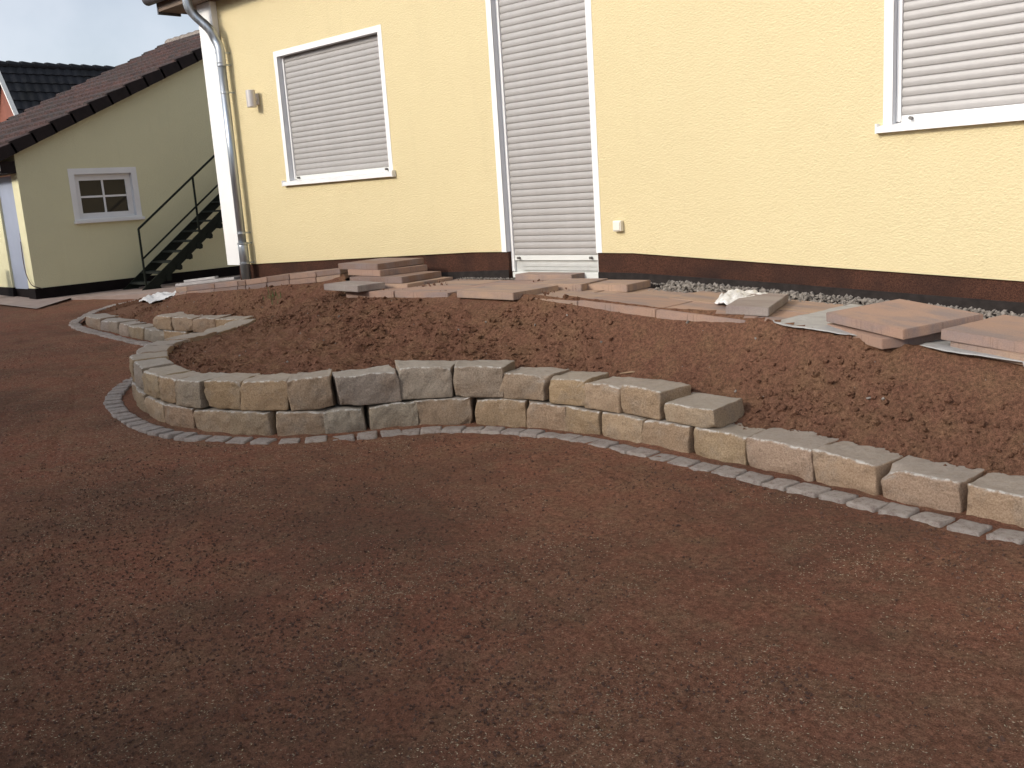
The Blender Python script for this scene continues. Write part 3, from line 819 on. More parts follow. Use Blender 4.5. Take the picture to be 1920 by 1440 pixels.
# ------------------------------------------------------------------ cobble edging
def cobble_mesh(seed):
    rs = random.Random(seed)
    V, Fc = round_box(5, 5, 3)
    half = np.array([.075, .066, .05]) * np.array([rs.uniform(.92, 1.06), rs.uniform(.92, 1.06), 1])
    q = np.sign(V) * (1 - (1 - np.abs(V)) ** 1.7) * half; r = .006
    core = np.clip(q, -(half - r), half - r); d = q - core; L = np.linalg.norm(d, axis=1, keepdims=True)
    q = core + d / np.maximum(L, 1e-9) * np.minimum(L, r)
    q += np.array([[rs.uniform(-.0022, .0022) for _ in range(3)] for _ in range(len(q))])
    q[:, 0] += rs.uniform(-.12, .12) * q[:, 1]; q[:, 1] += rs.uniform(-.08, .08) * q[:, 0]
    me = bpy.data.meshes.new('cobble'); me.from_pydata(q.tolist(), [], [tuple(reversed(f)) for f in Fc]); me.update()
    me.polygons.foreach_set('use_smooth', [True] * len(me.polygons))
    me.materials.append(M['cobble'])
    # round_box winding is inward after reversal above only for stones placed on mirrored paths
    me.flip_normals()
    return me
CB = [cobble_mesh(i) for i in range(8)]
def cobbles(parent, path, sa, sb, off, step, turn=0.0, up=0.012, scale=(1, 1)):
    s = sa
    while s < sb:
        st = step * random.uniform(.94, 1.08)
        x, y, a = path.at(s + st / 2, off + random.uniform(-.006, .006))
        o = link('cobble', random.choice(CB), None, parent)
        z = float(ground_z(x)) - .05 + up + random.uniform(-.004, .005)
        o.location = Vector((x, y, z)) - parent.location
        o.rotation_euler = (random.uniform(-.04, .04), random.uniform(-.04, .04), a + turn + random.uniform(-.05, .05))
        o.scale = (scale[0] * (st - .016) / .15, scale[1], 1)
        s += st
edge1 = empty('cobble_edging', (-5.0, 4.25, 0), 'single row of small grey cobbles at the foot of the curved stone wall', 'edging')
cobbles(edge1, P1, 0.0, 6.2, -0.165, .163)
cobbles(edge1, P1, 6.2, 9.7, -0.172, .125, scale=(1, 1.05))
edge2 = empty('cobble_edging', (-12.5, 5.3, 0.15), 'cobble row edging the pointed low wall and the bed beside the shed', 'edging')
cobbles(edge2, P2, 0.55, P2.len, -0.15, .15)
cobbles(edge2, ED, 0.0, ED.len - .1, -.02, .15, up=.035)

# ------------------------------------------------------------------ paving slabs
TH = 0.058
SLABM = {}
def slab_mesh(w, l, t=TH):
    key = (round(w, 3), round(l, 3), t)
    if key not in SLABM:
        mb = MB(); mb.box(-w / 2, w / 2, -l / 2, l / 2, -t, 0)
        me = mb.mesh('paving_slab'); me.materials.append(M['slab'])
        import bmesh
        bm = bmesh.new(); bm.from_mesh(me)
        bmesh.ops.bevel(bm, geom=bm.edges[:], offset=0.004, segments=2, affect='EDGES')
        bm.to_mesh(me); bm.free()
        SLABM[key] = me
    return SLABM[key]
PINK, TAN, GREY, BROWN = (0.40, 0.255, 0.185), (0.42, 0.285, 0.20), (0.34, 0.29, 0.255), (0.27, 0.165, 0.115)
def slab(parent, x, y, z, yaw, w, l, col, txs=0.0, tys=0.0, label=None, t=TH):
    o = link('paving_slab', slab_mesh(w, l, t), None, parent)
    o.matrix_basis = Matrix.Translation(Vector((x, y, z)) - (parent.location if parent else Vector())) @ Matrix.Rotation(yaw, 4, 'Z') @ Matrix.Rotation(-math.atan(txs), 4, 'Y') @ Matrix.Rotation(math.atan(tys), 4, 'X')
    v = random.uniform(.94, 1.06)
    o.color = tuple(c * v for c in col) + (1,)
    if label: tag(o, label, 'paving slab', 'loose paving slabs on the terrace')
    return o
# laid slabs: pieces of the terrace
for row, (y0, y1, xa, xb, sh) in enumerate([(5.54, 6.03, -7.35, -2.62, 0.0), (6.035, 6.52, -7.2, -2.9, .32)]):
    x = xa + sh
    while x < xb - .2:
        w = min(.70, xb - x)
        xc = x + w / 2
        sl = float(zter(x + w) - zter(x)) / w
        drop = .02 if -5.15 < xc < -4.2 else 0
        if row == 0 and abs(xc + 5.45) < .36: drop = .07
        slab(terrace, xc, (y0 + y1) / 2 + random.uniform(-.004, .004), float(zter(xc)) - drop + random.uniform(-.002, .003), random.uniform(-.004, .004), w - .006, y1 - y0 - .006, random.choice((TAN, TAN, PINK)), sl)
        x += w

L_ = [
    (-7.614, 6.211, 0.997, -0.088, 0.704, 0.559, BROWN, .005, .014, 'uppermost brown slab of the tall crooked stack left of the door'),
    (-7.48, 6.18, 0.938, -0.105, 0.58, 0.56, PINK, 0, 0, 'slab directly under the uppermost one of the tall crooked stack'),
    (-7.27, 6.10, 0.879, 0.10, 0.70, 0.56, BROWN, 0, 0, 'slab second from the bottom of the tall crooked stack left of the door'),
    (-7.16, 6.12, 0.820, 0.06, 0.70, 0.62, TAN, 0, 0, 'lowest slab of the tall crooked stack left of the door'),
    (-7.30, 5.61, 0.845, -0.10, 0.60, 0.30, GREY, 0.0, 0.0, 'narrow grey-edged slab lying in front of the tall crooked stack'),
    (-5.45, 5.745, 0.822, -0.035, 0.66, 0.53, TAN, 0.0, 0.0, 'grey-edged slab standing proud at the soil edge in front of the door'),
    (-5.22, 6.25, 0.824, 0.16, 0.52, 0.46, TAN, 0.0, 0.0, 'slab lying askew just behind the proud grey-edged one'),
    (-5.75, 6.63, 0.846, 0.03, 0.66, 0.20, TAN, 0.0, 0.0, 'slab pushed up against the door threshold'),
    (-4.80, 6.36, 0.812, 0.06, 0.44, 0.36, TAN, 0.0, 0.0, 'slab lying loose at the corner by the grey rubble and the door'),
    (-3.323, 6.017, 0.754, 0.285, 0.286, 0.66, GREY, -.06, .0175, 'small pale slab lying alone beside the crumpled white plastic'),
    (-2.198, 5.664, 0.750, -0.506, 0.690, 0.545, PINK, -.040, .061, 'large tilted pink slab resting on top of another slab beside the grey sheet'),
    (-2.235, 5.66, 0.672, -0.62, 0.60, 0.54, PINK, -.03, .02, 'slab half hidden under the large tilted pink slab'),
    (-1.46, 5.55, 0.700, -0.30, 0.70, 0.55, PINK, -.055, .03, 'upper slab of the stacked pair furthest from the house corner'),
    (-1.43, 5.53, 0.640, -0.36, 0.66, 0.52, TAN, -.055, .03, 'lower slab of the stacked pair furthest from the house corner'),
]
for (x, y, z, yaw, w, l, col, a, b, lab) in L_:
    slab(None, x, y, z, yaw, w, l, col, a, b, lab)

# doubled slab kerb running left to the house corner
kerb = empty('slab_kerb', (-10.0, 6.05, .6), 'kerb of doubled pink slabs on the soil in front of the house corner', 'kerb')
KP = [(-8.62, 6.46, .885), (-8.91, 6.34, .862), (-9.25, 6.22, .842), (-9.52, 6.10, .820), (-9.81, 6.0, .792), (-9.93, 5.97, .782), (-10.38, 5.93, .752), (-10.98, 5.90, .708), (-11.27, 5.90, .686)]
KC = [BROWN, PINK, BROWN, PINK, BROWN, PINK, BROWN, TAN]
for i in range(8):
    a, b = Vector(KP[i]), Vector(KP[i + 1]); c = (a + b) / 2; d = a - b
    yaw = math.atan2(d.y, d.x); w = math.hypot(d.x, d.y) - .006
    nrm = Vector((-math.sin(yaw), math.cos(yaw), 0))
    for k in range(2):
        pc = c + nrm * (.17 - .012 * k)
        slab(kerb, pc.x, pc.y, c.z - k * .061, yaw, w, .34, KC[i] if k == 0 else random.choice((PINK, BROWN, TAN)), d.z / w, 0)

# ------------------------------------------------------------------ house
YW = 6.70
house = Thing('house', (-5.0, YW, 0.4), 'yellow rendered house with closed roller shutters and brown plinth', 'house')
PT = [(-10.95, .895), (-10.72, .905), (-6.8, 1.034), (-6.394, 1.036), (-5.19, 1.022), (-4.87, 1.018), (-1.83, .828), (3.5, .50)]
def ptop(x): return float(np.interp(x, [p[0] for p in PT], [p[1] for p in PT]))
OPEN = [(-9.735, -7.935, 1.86, 3.265), (-6.33, -5.255, .80, 3.44), (-2.68, -.85, 1.86, 3.265)]
TOPZ = 4.19
xs = sorted(set([p[0] for p in PT] + [o[0] for o in OPEN] + [o[1] for o in OPEN]))
mb = MB()
for a, b in zip(xs[:-1], xs[1:]):
    holes = [o for o in OPEN if o[0] <= a + 1e-6 and o[1] >= b - 1e-6]
    spans = []
    if holes:
        h = holes[0]
        if h[2] > 1.2: spans.append((ptop(a), ptop(b), h[2], h[2]))
        spans.append((h[3], h[3], TOPZ, TOPZ))
    else:
        spans.append((ptop(a), ptop(b), TOPZ, TOPZ))
    for (za, zb, zc, zd) in spans:
        mb.add([(a, YW, za), (b, YW, zb), (b, YW, zd), (a, YW, zc)], [(0, 1, 2, 3)])
        if za < 1.2: mb.add([(a, YW, za), (a, YW + .03, za), (b, YW + .03, zb), (b, YW, zb)], [(0, 1, 2, 3)])
# left flank
mb.add([(-10.95, YW, .895), (-10.95, YW, TOPZ), (-10.95, 14, TOPZ), (-10.95, 14, .895)], [(0, 1, 2, 3)])
house.part(mb, 'wall', M['yellow'])
# plinth and bitumen band
for side in (0, 1):
    mb = MB()
    for a, b in zip(xs[:-1], xs[1:]):
        if (side == 0 and b > -6.32) or (side == 1 and a < -5.26): continue
        mb.add([(a, YW + .018, .35), (b, YW + .018, .35), (b, YW + .018, ptop(b)), (a, YW + .018, ptop(a))], [(0, 1, 2, 3)])
    if side == 0:
        mb.add([(-10.95, YW + .018, .35), (-10.95, YW + .018, .9), (-10.95, 14, .9), (-10.95, 14, .35)], [(0, 1, 2, 3)])
        mb.add([(-6.33, YW + .018, .35), (-6.33, YW + .2, .35), (-6.33, YW + .2, 1.036), (-6.33, YW + .018, 1.036)], [(0, 1, 2, 3)])
    else:
        mb.add([(-5.255, YW + .018, .35), (-5.255, YW + .2, .35), (-5.255, YW + .2, 1.023), (-5.255, YW + .018, 1.023)], [(3, 2, 1, 0)])
    pl_ = house.part(mb, 'plinth', M['plinth'])
    mb = MB()
    BT = [(-10.93, .70), (-6.33, .865), (-5.255, .852), (-4.87, .85), (-3.6, .79), (-1.83, .69), (3.5, .36)]
    bxs = [-10.93, -8, -6.331] if side == 0 else [-5.254, -4.87, -3.6, -1.83, 3.5]
    for a, b in zip(bxs[:-1], bxs[1:]):
        za, zb = [float(np.interp(q, [p[0] for p in BT], [p[1] for p in BT])) for q in (a, b)]
        mb.add([(a, YW + .008, .34), (b, YW + .008, .34), (b, YW + .008, zb), (a, YW + .008, za), (a, YW + .02, za), (b, YW + .02, zb)], [(0, 1, 2, 3), (3, 2, 5, 4)])
    house.part(mb, 'bitumen_band', M['bitumen'], parent=pl_)
# white corner strip and its brown foot
mb = MB(); mb.box(-11.19, -10.87, YW - .085, YW - .002, .897, 4.058)
house.part(mb, 'corner_strip', M['white_band'], bevel=.006)
mb = MB(); mb.box(-10.94, -10.85, YW - .07, YW + .012, .40, .895)
house.part(mb, 'corner_foot', M['plinth'])
# roof, soffit, gutter
mb = MB(); mb.add([(-11.75, 6.42, 4.06), (3.5, 6.42, 4.06), (3.5, 6.72, 4.06), (-11.75, 6.72, 4.06), (-11.75, 6.42, 4.20), (3.5, 6.42, 4.20), (3.5, 10.5, 6.6), (-11.75, 10.5, 6.6), (3.5, 14.9, 4.1), (-11.75, 14.9, 4.1)],
                  [(3, 2, 1, 0), (0, 1, 5, 4), (4, 5, 6, 7), (7, 6, 8, 9), (0, 4, 7, 3), (3, 7, 9), (1, 2, 6, 5), (2, 8, 6)])
roof = house.part(mb, 'roof', M['soffit'])
mb = MB(); mb.tube([(-11.88, 6.345, 4.215), (-11.86, 6.345, 4.215), (3.5, 6.345, 4.215)], [.055, .075, .075], 20)
house.part(mb, 'gutter', M['dark_metal'], smooth=True, parent=roof)
mb = MB(); mb.box(-11.78, -11.752, 6.415, 6.72, 4.03, 4.22)
house.part(mb, 'verge_board', M['dark_metal'], parent=roof)
# downpipe
def catmull(pts, n=6):
    P = [Vector(p) for p in pts]; P = [2 * P[0] - P[1]] + P + [2 * P[-1] - P[-2]]; out = []
    for i in range(1, len(P) - 2):
        a, b, c, d = P[i - 1:i + 3]
        for k in range(n):
            t = k / n; out.append(.5 * ((2 * b) + (-a + c) * t + (2 * a - 5 * b + 4 * c - d) * t * t + (-a + 3 * b - 3 * c + d) * t ** 3))
    out.append(P[-2]); return out
XP, YP = -10.735, 6.59
mb = MB()
mb.tube(catmull([(-10.93, 6.345, 4.17), (-10.93, 6.36, 3.98), (-10.90, 6.42, 3.87), (-10.80, 6.52, 3.72), (-10.775, 6.57, 3.60), (XP, YP, 3.48), (XP, YP, 3.30)]), .055, 20)
mb.tube([(XP, YP, 3.33), (XP, YP, 1.12)], .05, 20)
mb.tube([(XP, YP, 1.16), (XP, YP, 1.14), (XP, YP, .70)], [.056, .06, .06], 20)
pipe = house.part(mb, 'downpipe', M['zinc'], smooth=True)
for z, r in ((3.44, .058), (3.30, .058), (2.98, .0535), (1.30, .0535), (1.17, .064), (.93, .064)):
    mb = MB(); mb.tube([(XP, YP, z - .012), (XP, YP, z + .012)], r, 20)
    mb.bar((XP + .03, YP, z), (XP + .03, YW + .0, z), .012, .02)
    house.part(mb, 'pipe_bracket', M['zinc'], parent=pipe)

# roller shutters
def slat_mesh(w, pitch=.0605):
    v = []; f = []; n = 7
    for i in range(n + 1):
        t = i / n
        z = t * pitch * .985
        y = -.009 * math.sin(math.pi * (t * .92 + .04)) ** .8 - (.003 if i == n else 0)
        v += [(-w / 2, y, z), (w / 2, y, z)]
        if i: f.append((2 * i - 2, 2 * i - 1, 2 * i + 1, 2 * i))
    k = len(v)
    v += [(-w / 2, .004, 0), (w / 2, .004, 0), (-w / 2, .004, pitch * .985), (w / 2, .004, pitch * .985)]
    f += [(k, k + 1, 1, 0), (2 * n, 2 * n + 1, k + 3, k + 2)]
    me = bpy.data.meshes.new('slat'); me.from_pydata(v, [], f); me.update()
    me.polygons.foreach_set('use_smooth', [True] * n + [False] * 2)
    me.materials.append(M['slat']); return me

def shutter(x0, x1, zb, zt, bar_mat, label):
    pitch = .0605
    yS = YW + .078
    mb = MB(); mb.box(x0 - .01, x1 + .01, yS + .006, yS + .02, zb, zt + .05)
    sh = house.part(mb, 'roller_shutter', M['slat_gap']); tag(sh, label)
    me = slat_mesh(x1 - x0, pitch)
    z = zb + .052
    while z < zt:
        o = link('slat', me, None, sh)
        o.location = Vector(((x0 + x1) / 2, yS, z)) - house.loc
        z += pitch
    mb = MB(); mb.box(x0, x1, yS - .012, yS + .005, zb + .004, zb + .051)
    house.part(mb, 'bottom_bar', bar_mat, parent=sh, bevel=.003)
    for xk in (x0 + .07, x1 - .07):
        mb = MB(); mb.tube([(xk, yS - .01, zb + .028), (xk, yS - .045, zb + .03)], .012, 12)
        house.part(mb, 'stopper', M['stopper'], parent=sh)
    # light holes along the slat seams
    return sh

def window(x0, x1, z0, z1, sill=True, door=False):
    """opening x0..x1: painted band, reveals, guide rails"""
    t = .062; p = .004
    mb = MB()
    zb = z0 if not door else ptop(x0)
    mb.box(x0 - t, x0, YW - p, YW + .001, zb if door else z0 - .0, z1 + t)
    mb.box(x1, x1 + t, YW - p, YW + .001, ptop(x1) if door else z0 - .0, z1 + t)
    mb.box(x0, x1, YW - p, YW + .001, z1, z1 + t)
    fr = house.part(mb, 'door_surround' if door else 'window_surround', M['white_band'])
    d = .12
    mb = MB()
    zl = ptop(x0) if door else z0
    mb.add([(x0, YW - p, zl), (x0, YW + d, zl), (x0, YW + d, z1), (x0, YW - p, z1)], [(0, 1, 2, 3)])
    zl = ptop(x1) if door else z0
    mb.add([(x1, YW - p, zl), (x1, YW + d, zl), (x1, YW + d, z1), (x1, YW - p, z1)], [(3, 2, 1, 0)])
    mb.add([(x0, YW - p, z1), (x1, YW - p, z1), (x1, YW + d, z1), (x0, YW + d, z1)], [(0, 1, 2, 3)])
    house.part(mb, 'reveal', M['reveal'], parent=fr)
    g = .032
    for xa in (x0 + .002, x1 - g - .002):
        mb = MB(); mb.box(xa, xa + g, YW + .055, YW + .10, (z0 + .03) if not door else .845, z1 - .002)
        house.part(mb, 'guide_rail', M['white'], parent=fr, bevel=.003)
    if sill:
        mb = MB(); a, b = x0 - t - .025, x1 + t + .025
        mb.add([(a, YW - .05, z0 - .035), (b, YW - .05, z0 - .035), (b, YW + .1, z0 + .022), (a, YW + .1, z0 + .022), (a, YW - .05, z0 + .006), (b, YW - .05, z0 + .006), (b, YW + .1, z0 + .03), (a, YW + .1, z0 + .03),
                (a, YW - .002, z0 - .037), (b, YW - .002, z0 - .037)], [(0, 1, 5, 4), (4, 5, 6, 7), (8, 9, 1, 0), (3, 2, 9, 8), (0, 4, 7, 3, 8), (9, 2, 6, 5, 1)])
        s_ = house.part(mb, 'window_sill', M['white'], parent=fr)
        for xa in (a - .012, b - .002):
            mb = MB(); mb.box(xa, xa + .014, YW - .053, YW + .0, z0 - .04, z0 + .026)
            house.part(mb, 'sill_end', M['white'], parent=fr, bevel=.002)
    return fr
for (x0, x1, z0, z1), lab, dr in zip(OPEN, ('closed grey-beige shutter between downpipe and door', 'tall closed shutter of the terrace door', 'closed shutter of the window right of the door'), (False, True, False)):
    window(x0, x1, z0, z1, not dr, dr)
    shutter(x0 + .034, x1 - .034, (z0 + .018) if not dr else .945, z1 - .0, M['rail'] if dr or x0 < -9 else M['white'], lab)
# threshold below the door shutter
mb = MB()
mb.box(-6.29, -5.29, YW + .085, YW + .13, .80, .95)
th = house.part(mb, 'threshold', M['alu'])
for z, y in ((.905, .075), (.872, .066)):
    mb = MB(); mb.box(-6.2, -5.26, YW + y, YW + .09, z - .012, z + .012)
    house.part(mb, 'threshold_bar', M['alu'], parent=th)
mb = MB(); mb.box(-6.30, -5.26, YW + .03, YW + .084, .79, .842)
house.part(mb, 'door_sill', M['rail'], parent=th, bevel=.003)

# wall lamp, outlet box
lamp = Thing('wall_lamp', (-10.2, YW, 2.85), 'small grey cylinder lamp on the wall between downpipe and window', 'lamp')
mb = MB(); mb.tube([(-10.2, 6.60, 2.755), (-10.2, 6.60, 2.762), (-10.2, 6.60, 2.943), (-10.2, 6.60, 2.95)], [.05, .055, .055, .05], 24)
lamp.part(mb, 'lamp_body', M['lamp'], smooth=False)
mb = MB(); mb.tube([(-10.2, 6.698, 2.79), (-10.2, 6.698, 2.91)], .001, 6); mb = MB(); mb.box(-10.245, -10.175, 6.672, 6.699, 2.785, 2.915)
lamp.part(mb, 'back_plate', M['lamp'], bevel=.008)
mb = MB(); mb.bar((-10.2, 6.655, 2.85), (-10.2, 6.674, 2.85), .03, .04)
lamp.part(mb, 'bracket', M['lamp'])
ob = Thing('outlet_box', (-4.99, YW, 1.25), 'small cream outlet box on the wall right of the door', 'outlet')
mb = MB(); mb.box(-5.035, -4.95, YW - .045, YW - .001, 1.205, 1.295)
ob.part(mb, 'box', M['cream'], bevel=.006)
mb = MB(); mb.box(-5.027, -4.958, YW - .052, YW - .044, 1.213, 1.287)
ob.part(mb, 'flap', M['cream'], bevel=.004)

# ------------------------------------------------------------------ tiled roofs
def tile_roof(name, o, du, dv, nu, nv, wt, ct, mat, thing, amp=.028, step=.03, sub=6):
    """o: lower corner; du along the eaves; dv up the slope; courses overlap in steps, tiles are waves"""
    o = np.array(o, float); du = np.array(du, float); dv = np.array(dv, float); nn = np.cross(du, dv); nn /= np.linalg.norm(nn)
    if nn[2] < 0: nn = -nn
    us = np.arange(nu * sub + 1) / sub
    V = []; UV = []
    rows = []
    for k in range(nv):
        for e, h in ((0.0, step), (1.0, 0.0)):
            rows.append((k + e, h, k))
    R_ = len(rows); U_ = len(us)
    prof = amp * np.abs(np.sin(np.pi * us)) ** 1.5
    P = np.empty((R_, U_, 3)); T = np.empty((R_, U_, 2))
    for i, (vv_, h, k) in enumerate(rows):
        P[i] = o + np.outer(us * wt, du) + dv * (vv_ * ct) + np.outer(prof + h + .004 * np.sin(np.floor(us) * 12.9 + k * 7.1), nn)
        T[i, :, 0] = us; T[i, :, 1] = k + .5
    idx = np.arange(R_ * U_).reshape(R_, U_)
    f = np.stack([idx[:-1, :-1], idx[:-1, 1:], idx[1:, 1:], idx[1:, :-1]], -1).reshape(-1, 4)
    loc = np.array(thing.loc)
    me = np_mesh(name, P.reshape(-1, 3) - loc, f, smooth=False)
    uvl = me.uv_layers.new(name='UVMap')
    uvl.data.foreach_set('uv', T.reshape(-1, 2)[f.ravel()].astype(np.float32).ravel())
    return link(name, me, mat, thing.o)

# ------------------------------------------------------------------ shed
XS = -17.4
shed = Thing('shed', (-19.5, 9.0, .25), 'yellow shed with brown tiled gable roof and small white window', 'shed')
SL = .46
def zr_(y): return 2.80 + SL * (y - 6.55)
YR = 12.15
wy0, wy1, wz0, wz1 = 7.50, 8.55, 1.60, 2.37
mb = MB()
def gq(ya, yb, za0, zb0, za1, zb1): mb.add([(XS, ya, za0), (XS, yb, zb0), (XS, yb, zb1), (XS, ya, za1)], [(0, 1, 2, 3)])
zp = .47
gq(6.55, wy0, zp, zp, zr_(6.55), zr_(wy0))
gq(wy0, wy1, zp, zp, wz0, wz0); gq(wy0, wy1, wz1, wz1, zr_(wy0), zr_(wy1))
gq(wy1, YR, zp, zp, zr_(wy1), zr_(YR)); gq(YR, 2 * YR - 6.55, zp, zp, zr_(YR), zr_(6.55))
# front wall with door opening
mb.add([(-17.68, 6.55, zp), (XS, 6.55, zp), (XS, 6.55, 2.80), (-17.68, 6.55, 2.80)], [(0, 1, 2, 3)])
mb.add([(-21.8, 6.55, zp), (-18.42, 6.55, zp), (-18.42, 6.55, 2.80), (-21.8, 6.55, 2.80)], [(0, 1, 2, 3)])
mb.add([(-18.42, 6.55, 2.40), (-17.68, 6.55, 2.40), (-17.68, 6.55, 2.8), (-18.42, 6.55, 2.8)], [(0, 1, 2, 3)])
mb.add([(-18.42, 6.55, zp), (-18.42, 6.61, zp), (-18.42, 6.61, 2.4), (-18.42, 6.55, 2.4)], [(0, 1, 2, 3)])
mb.add([(-17.68, 6.55, zp), (-17.68, 6.61, zp), (-17.68, 6.61, 2.4), (-17.68, 6.55, 2.4)], [(3, 2, 1, 0)])
shed.part(mb, 'wall', M['shed_yellow'])
mb = MB(); mb.box(-17.70, XS + .012, 6.538, 17.7, .1, zp); mb.box(-21.8, -18.40, 6.538, 6.9, .1, zp); mb.box(-18.45, -17.65, 6.60, 6.9, .1, .45)
shed.part(mb, 'plinth', M['shed_plinth'])
mb = MB(); mb.box(-18.42, -17.68, 6.59, 6.62, .45, 2.40)
dr = shed.part(mb, 'door', M['blind'])
mb = MB(); mb.box(-17.735, -17.69, 6.56, 6.59, 1.28, 1.42)
shed.part(mb, 'door_latch', M['stopper'], parent=dr)
mb = MB(); mb.box(-21.8, XS - .005, 6.30, 6.545, 2.42, 2.62)
bm_ = shed.part(mb, 'eaves_beam', M['verge'])
for xx in (-17.72, -17.50):
    mb = MB(); mb.box(xx, xx + .12, 6.24, 6.299, 2.46, 2.57)
    shed.part(mb, 'sensor_box', M['rail'], parent=bm_, bevel=.01)
# window
mb = MB()
t = .10
for (a, b, c, d) in ((wy0 - t, wy1 + t, wz1, wz1 + t), (wy0 - t, wy0, wz0 - .03, wz1), (wy1, wy1 + t, wz0 - .03, wz1), (wy0, wy1, wz0 - .03, wz0)):
    mb.box(XS - .001, XS + .006, a, b, c, d)
win = shed.part(mb, 'window', M['white_band'])
mb = MB()
mb.box(XS - .14, XS + .004, wy0, wy0 + .004, wz0, wz1); mb.box(XS - .14, XS + .004, wy1 - .004, wy1, wz0, wz1); mb.box(XS - .14, XS + .004, wy0, wy1, wz1 - .004, wz1); mb.box(XS - .14, XS + .004, wy0, wy1, wz0, wz0 + .004)
shed.part(mb, 'reveal', M['reveal'], parent=win)
ga, gb, gc, gd = wy0 + .10, wy1 - .10, wz0 + .09, wz1 - .11
mb = MB()
for (a, b, c, d) in ((wy0 + .005, wy1 - .005, gd, wz1 - .005), (wy0 + .005, wy1 - .005, wz0 + .005, gc), (wy0 + .005, ga, gc, gd), (gb, wy1 - .005, gc, gd)):
    mb.box(XS - .13, XS - .075, a, b, c, d)
shed.part(mb, 'sash_frame', M['white'], parent=win)
ym, zm = (ga + gb) / 2, (gc + gd) / 2
mb = MB(); mb.box(XS - .12, XS - .085, ym - .017, ym + .017, gc, gd); mb.box(XS - .119, XS - .086, ga, gb, zm - .017, zm + .017)
shed.part(mb, 'glazing_bar', M['white'], parent=win)
for (a, b) in ((ga, ym - .017), (ym + .017, gb)):
    for (c, d) in ((gc, zm - .017), (zm + .017, gd)):
        mb = MB(); mb.box(XS - .108, XS - .100, a, b, c, d); shed.part(mb, 'pane', M['glass'], parent=win)
mb = MB(); mb.box(XS - .1, XS + .07, wy0 - t - .02, wy1 + t + .02, wz0 - .085, wz0 - .032)
shed.part(mb, 'sill', M['white'], parent=win, bevel=.006)
# roof
th_ = math.atan(SL); dv = (0, math.cos(th_), math.sin(th_))
CT = .39; NV = 17
y_e = YR - NV * CT * math.cos(th_)
ze = zr_(y_e) + .10
XA, XB = XS + .16, -21.9
rf = tile_roof('roof', (XB, y_e, ze), (1, 0, 0), dv, int(round((XA - XB) / .24)), NV, (XA - XB) / round((XA - XB) / .24), CT, M['tile_red'], shed, amp=.05, step=.045)
mb = MB(); mb.add([(XB, y_e, ze - .05), (XA - .02, y_e, ze - .05), (XA - .02, YR, zr_(YR) + .05), (XB, YR, zr_(YR) + .05), (XA - .02, 2 * YR - y_e, ze - .05), (XB, 2 * YR - y_e, ze - .05)], [(0, 1, 2, 3), (3, 2, 4, 5)])
shed.part(mb, 'roof_boards', M['verge'], parent=rf)
for k in range(NV):
    for xv, sgn in ((XA + .012, 1), (XB - .02, -1)):
        mb = MB()
        c0, s0 = math.cos(th_), math.sin(th_)
        def rp(v, h): return (y_e + v * c0 - h * s0, ze + v * s0 + h * c0)
        va, vb = k * CT - .015, (k + 1) * CT + .02
        quad = [rp(va, -.14), rp(vb, -.145), rp(vb, .03), rp(va, .068)]
        x0, x1 = (xv - .02, xv) if sgn > 0 else (xv, xv + .02)
        V = [(x0, q[0], q[1]) for q in quad] + [(x1, q[0], q[1]) for q in quad]
        mb.add(V, [(0, 1, 2, 3), (7, 6, 5, 4), (0, 4, 5, 1), (1, 5, 6, 2), (2, 6, 7, 3), (3, 7, 4, 0)])
        lip = [rp(va, .056), rp(vb, .022)]
        w0, w1 = (xv - .10, xv - .0195) if sgn > 0 else (xv + .0195, xv + .12)
        mb.add([(w0, lip[0][0], lip[0][1]), (w1, lip[0][0], lip[0][1]), (w1, lip[1][0], lip[1][1]), (w0, lip[1][0], lip[1][1])], [(0, 1, 2, 3)])
        shed.part(mb, 'verge_tile', M['verge'], parent=rf)
nr = 15
for k in range(nr):
    x0 = XB + (XA - XB) * k / nr; x1 = XB + (XA - XB) * (k + 1.12) / nr
    mb = MB(); zc = zr_(YR) + .09
    pts = []
    for e, r in ((x0, .13), (x0 + .04, .135), (x1, .105)):
        for a in range(9):
            an = math.pi * a / 8; pts.append((e, YR + r * 1.15 * math.cos(an), zc + r * math.sin(an)))
    fs = [(i * 9 + a, i * 9 + a + 1, i * 9 + 10 + a, i * 9 + 9 + a) for i in range(2) for a in range(8)]
    mb.add(pts, fs + [tuple(range(9))])
    shed.part(mb, 'ridge_tile', M['ridge'], parent=rf)
cb = MB(); cb.tube(catmull([(-17.66, 6.53, 1.28), (-17.65, 6.52, .95), (-17.6, 6.51, .75), (-17.5, 6.51, .6), (-17.39, 6.52, .52), (-17.37, 6.66, .46)]), .008, 8)
shed.part(cb, 'cable', M['cable'], smooth=True)

# black post at the shed front
pp = Thing('gate_post', (-18.62, 6.2, .27), 'black post with a short bracket in front of the shed', 'post')
mb = MB(); mb.box(-18.72, -18.55, 6.1, 6.22, .2, .95); pp.part(mb, 'post', M['shed_plinth'])
mb = MB(); mb.box(-18.55, -18.40, 6.13, 6.19, .56, .61); pp.part(mb, 'hinge', M['shed_plinth'])

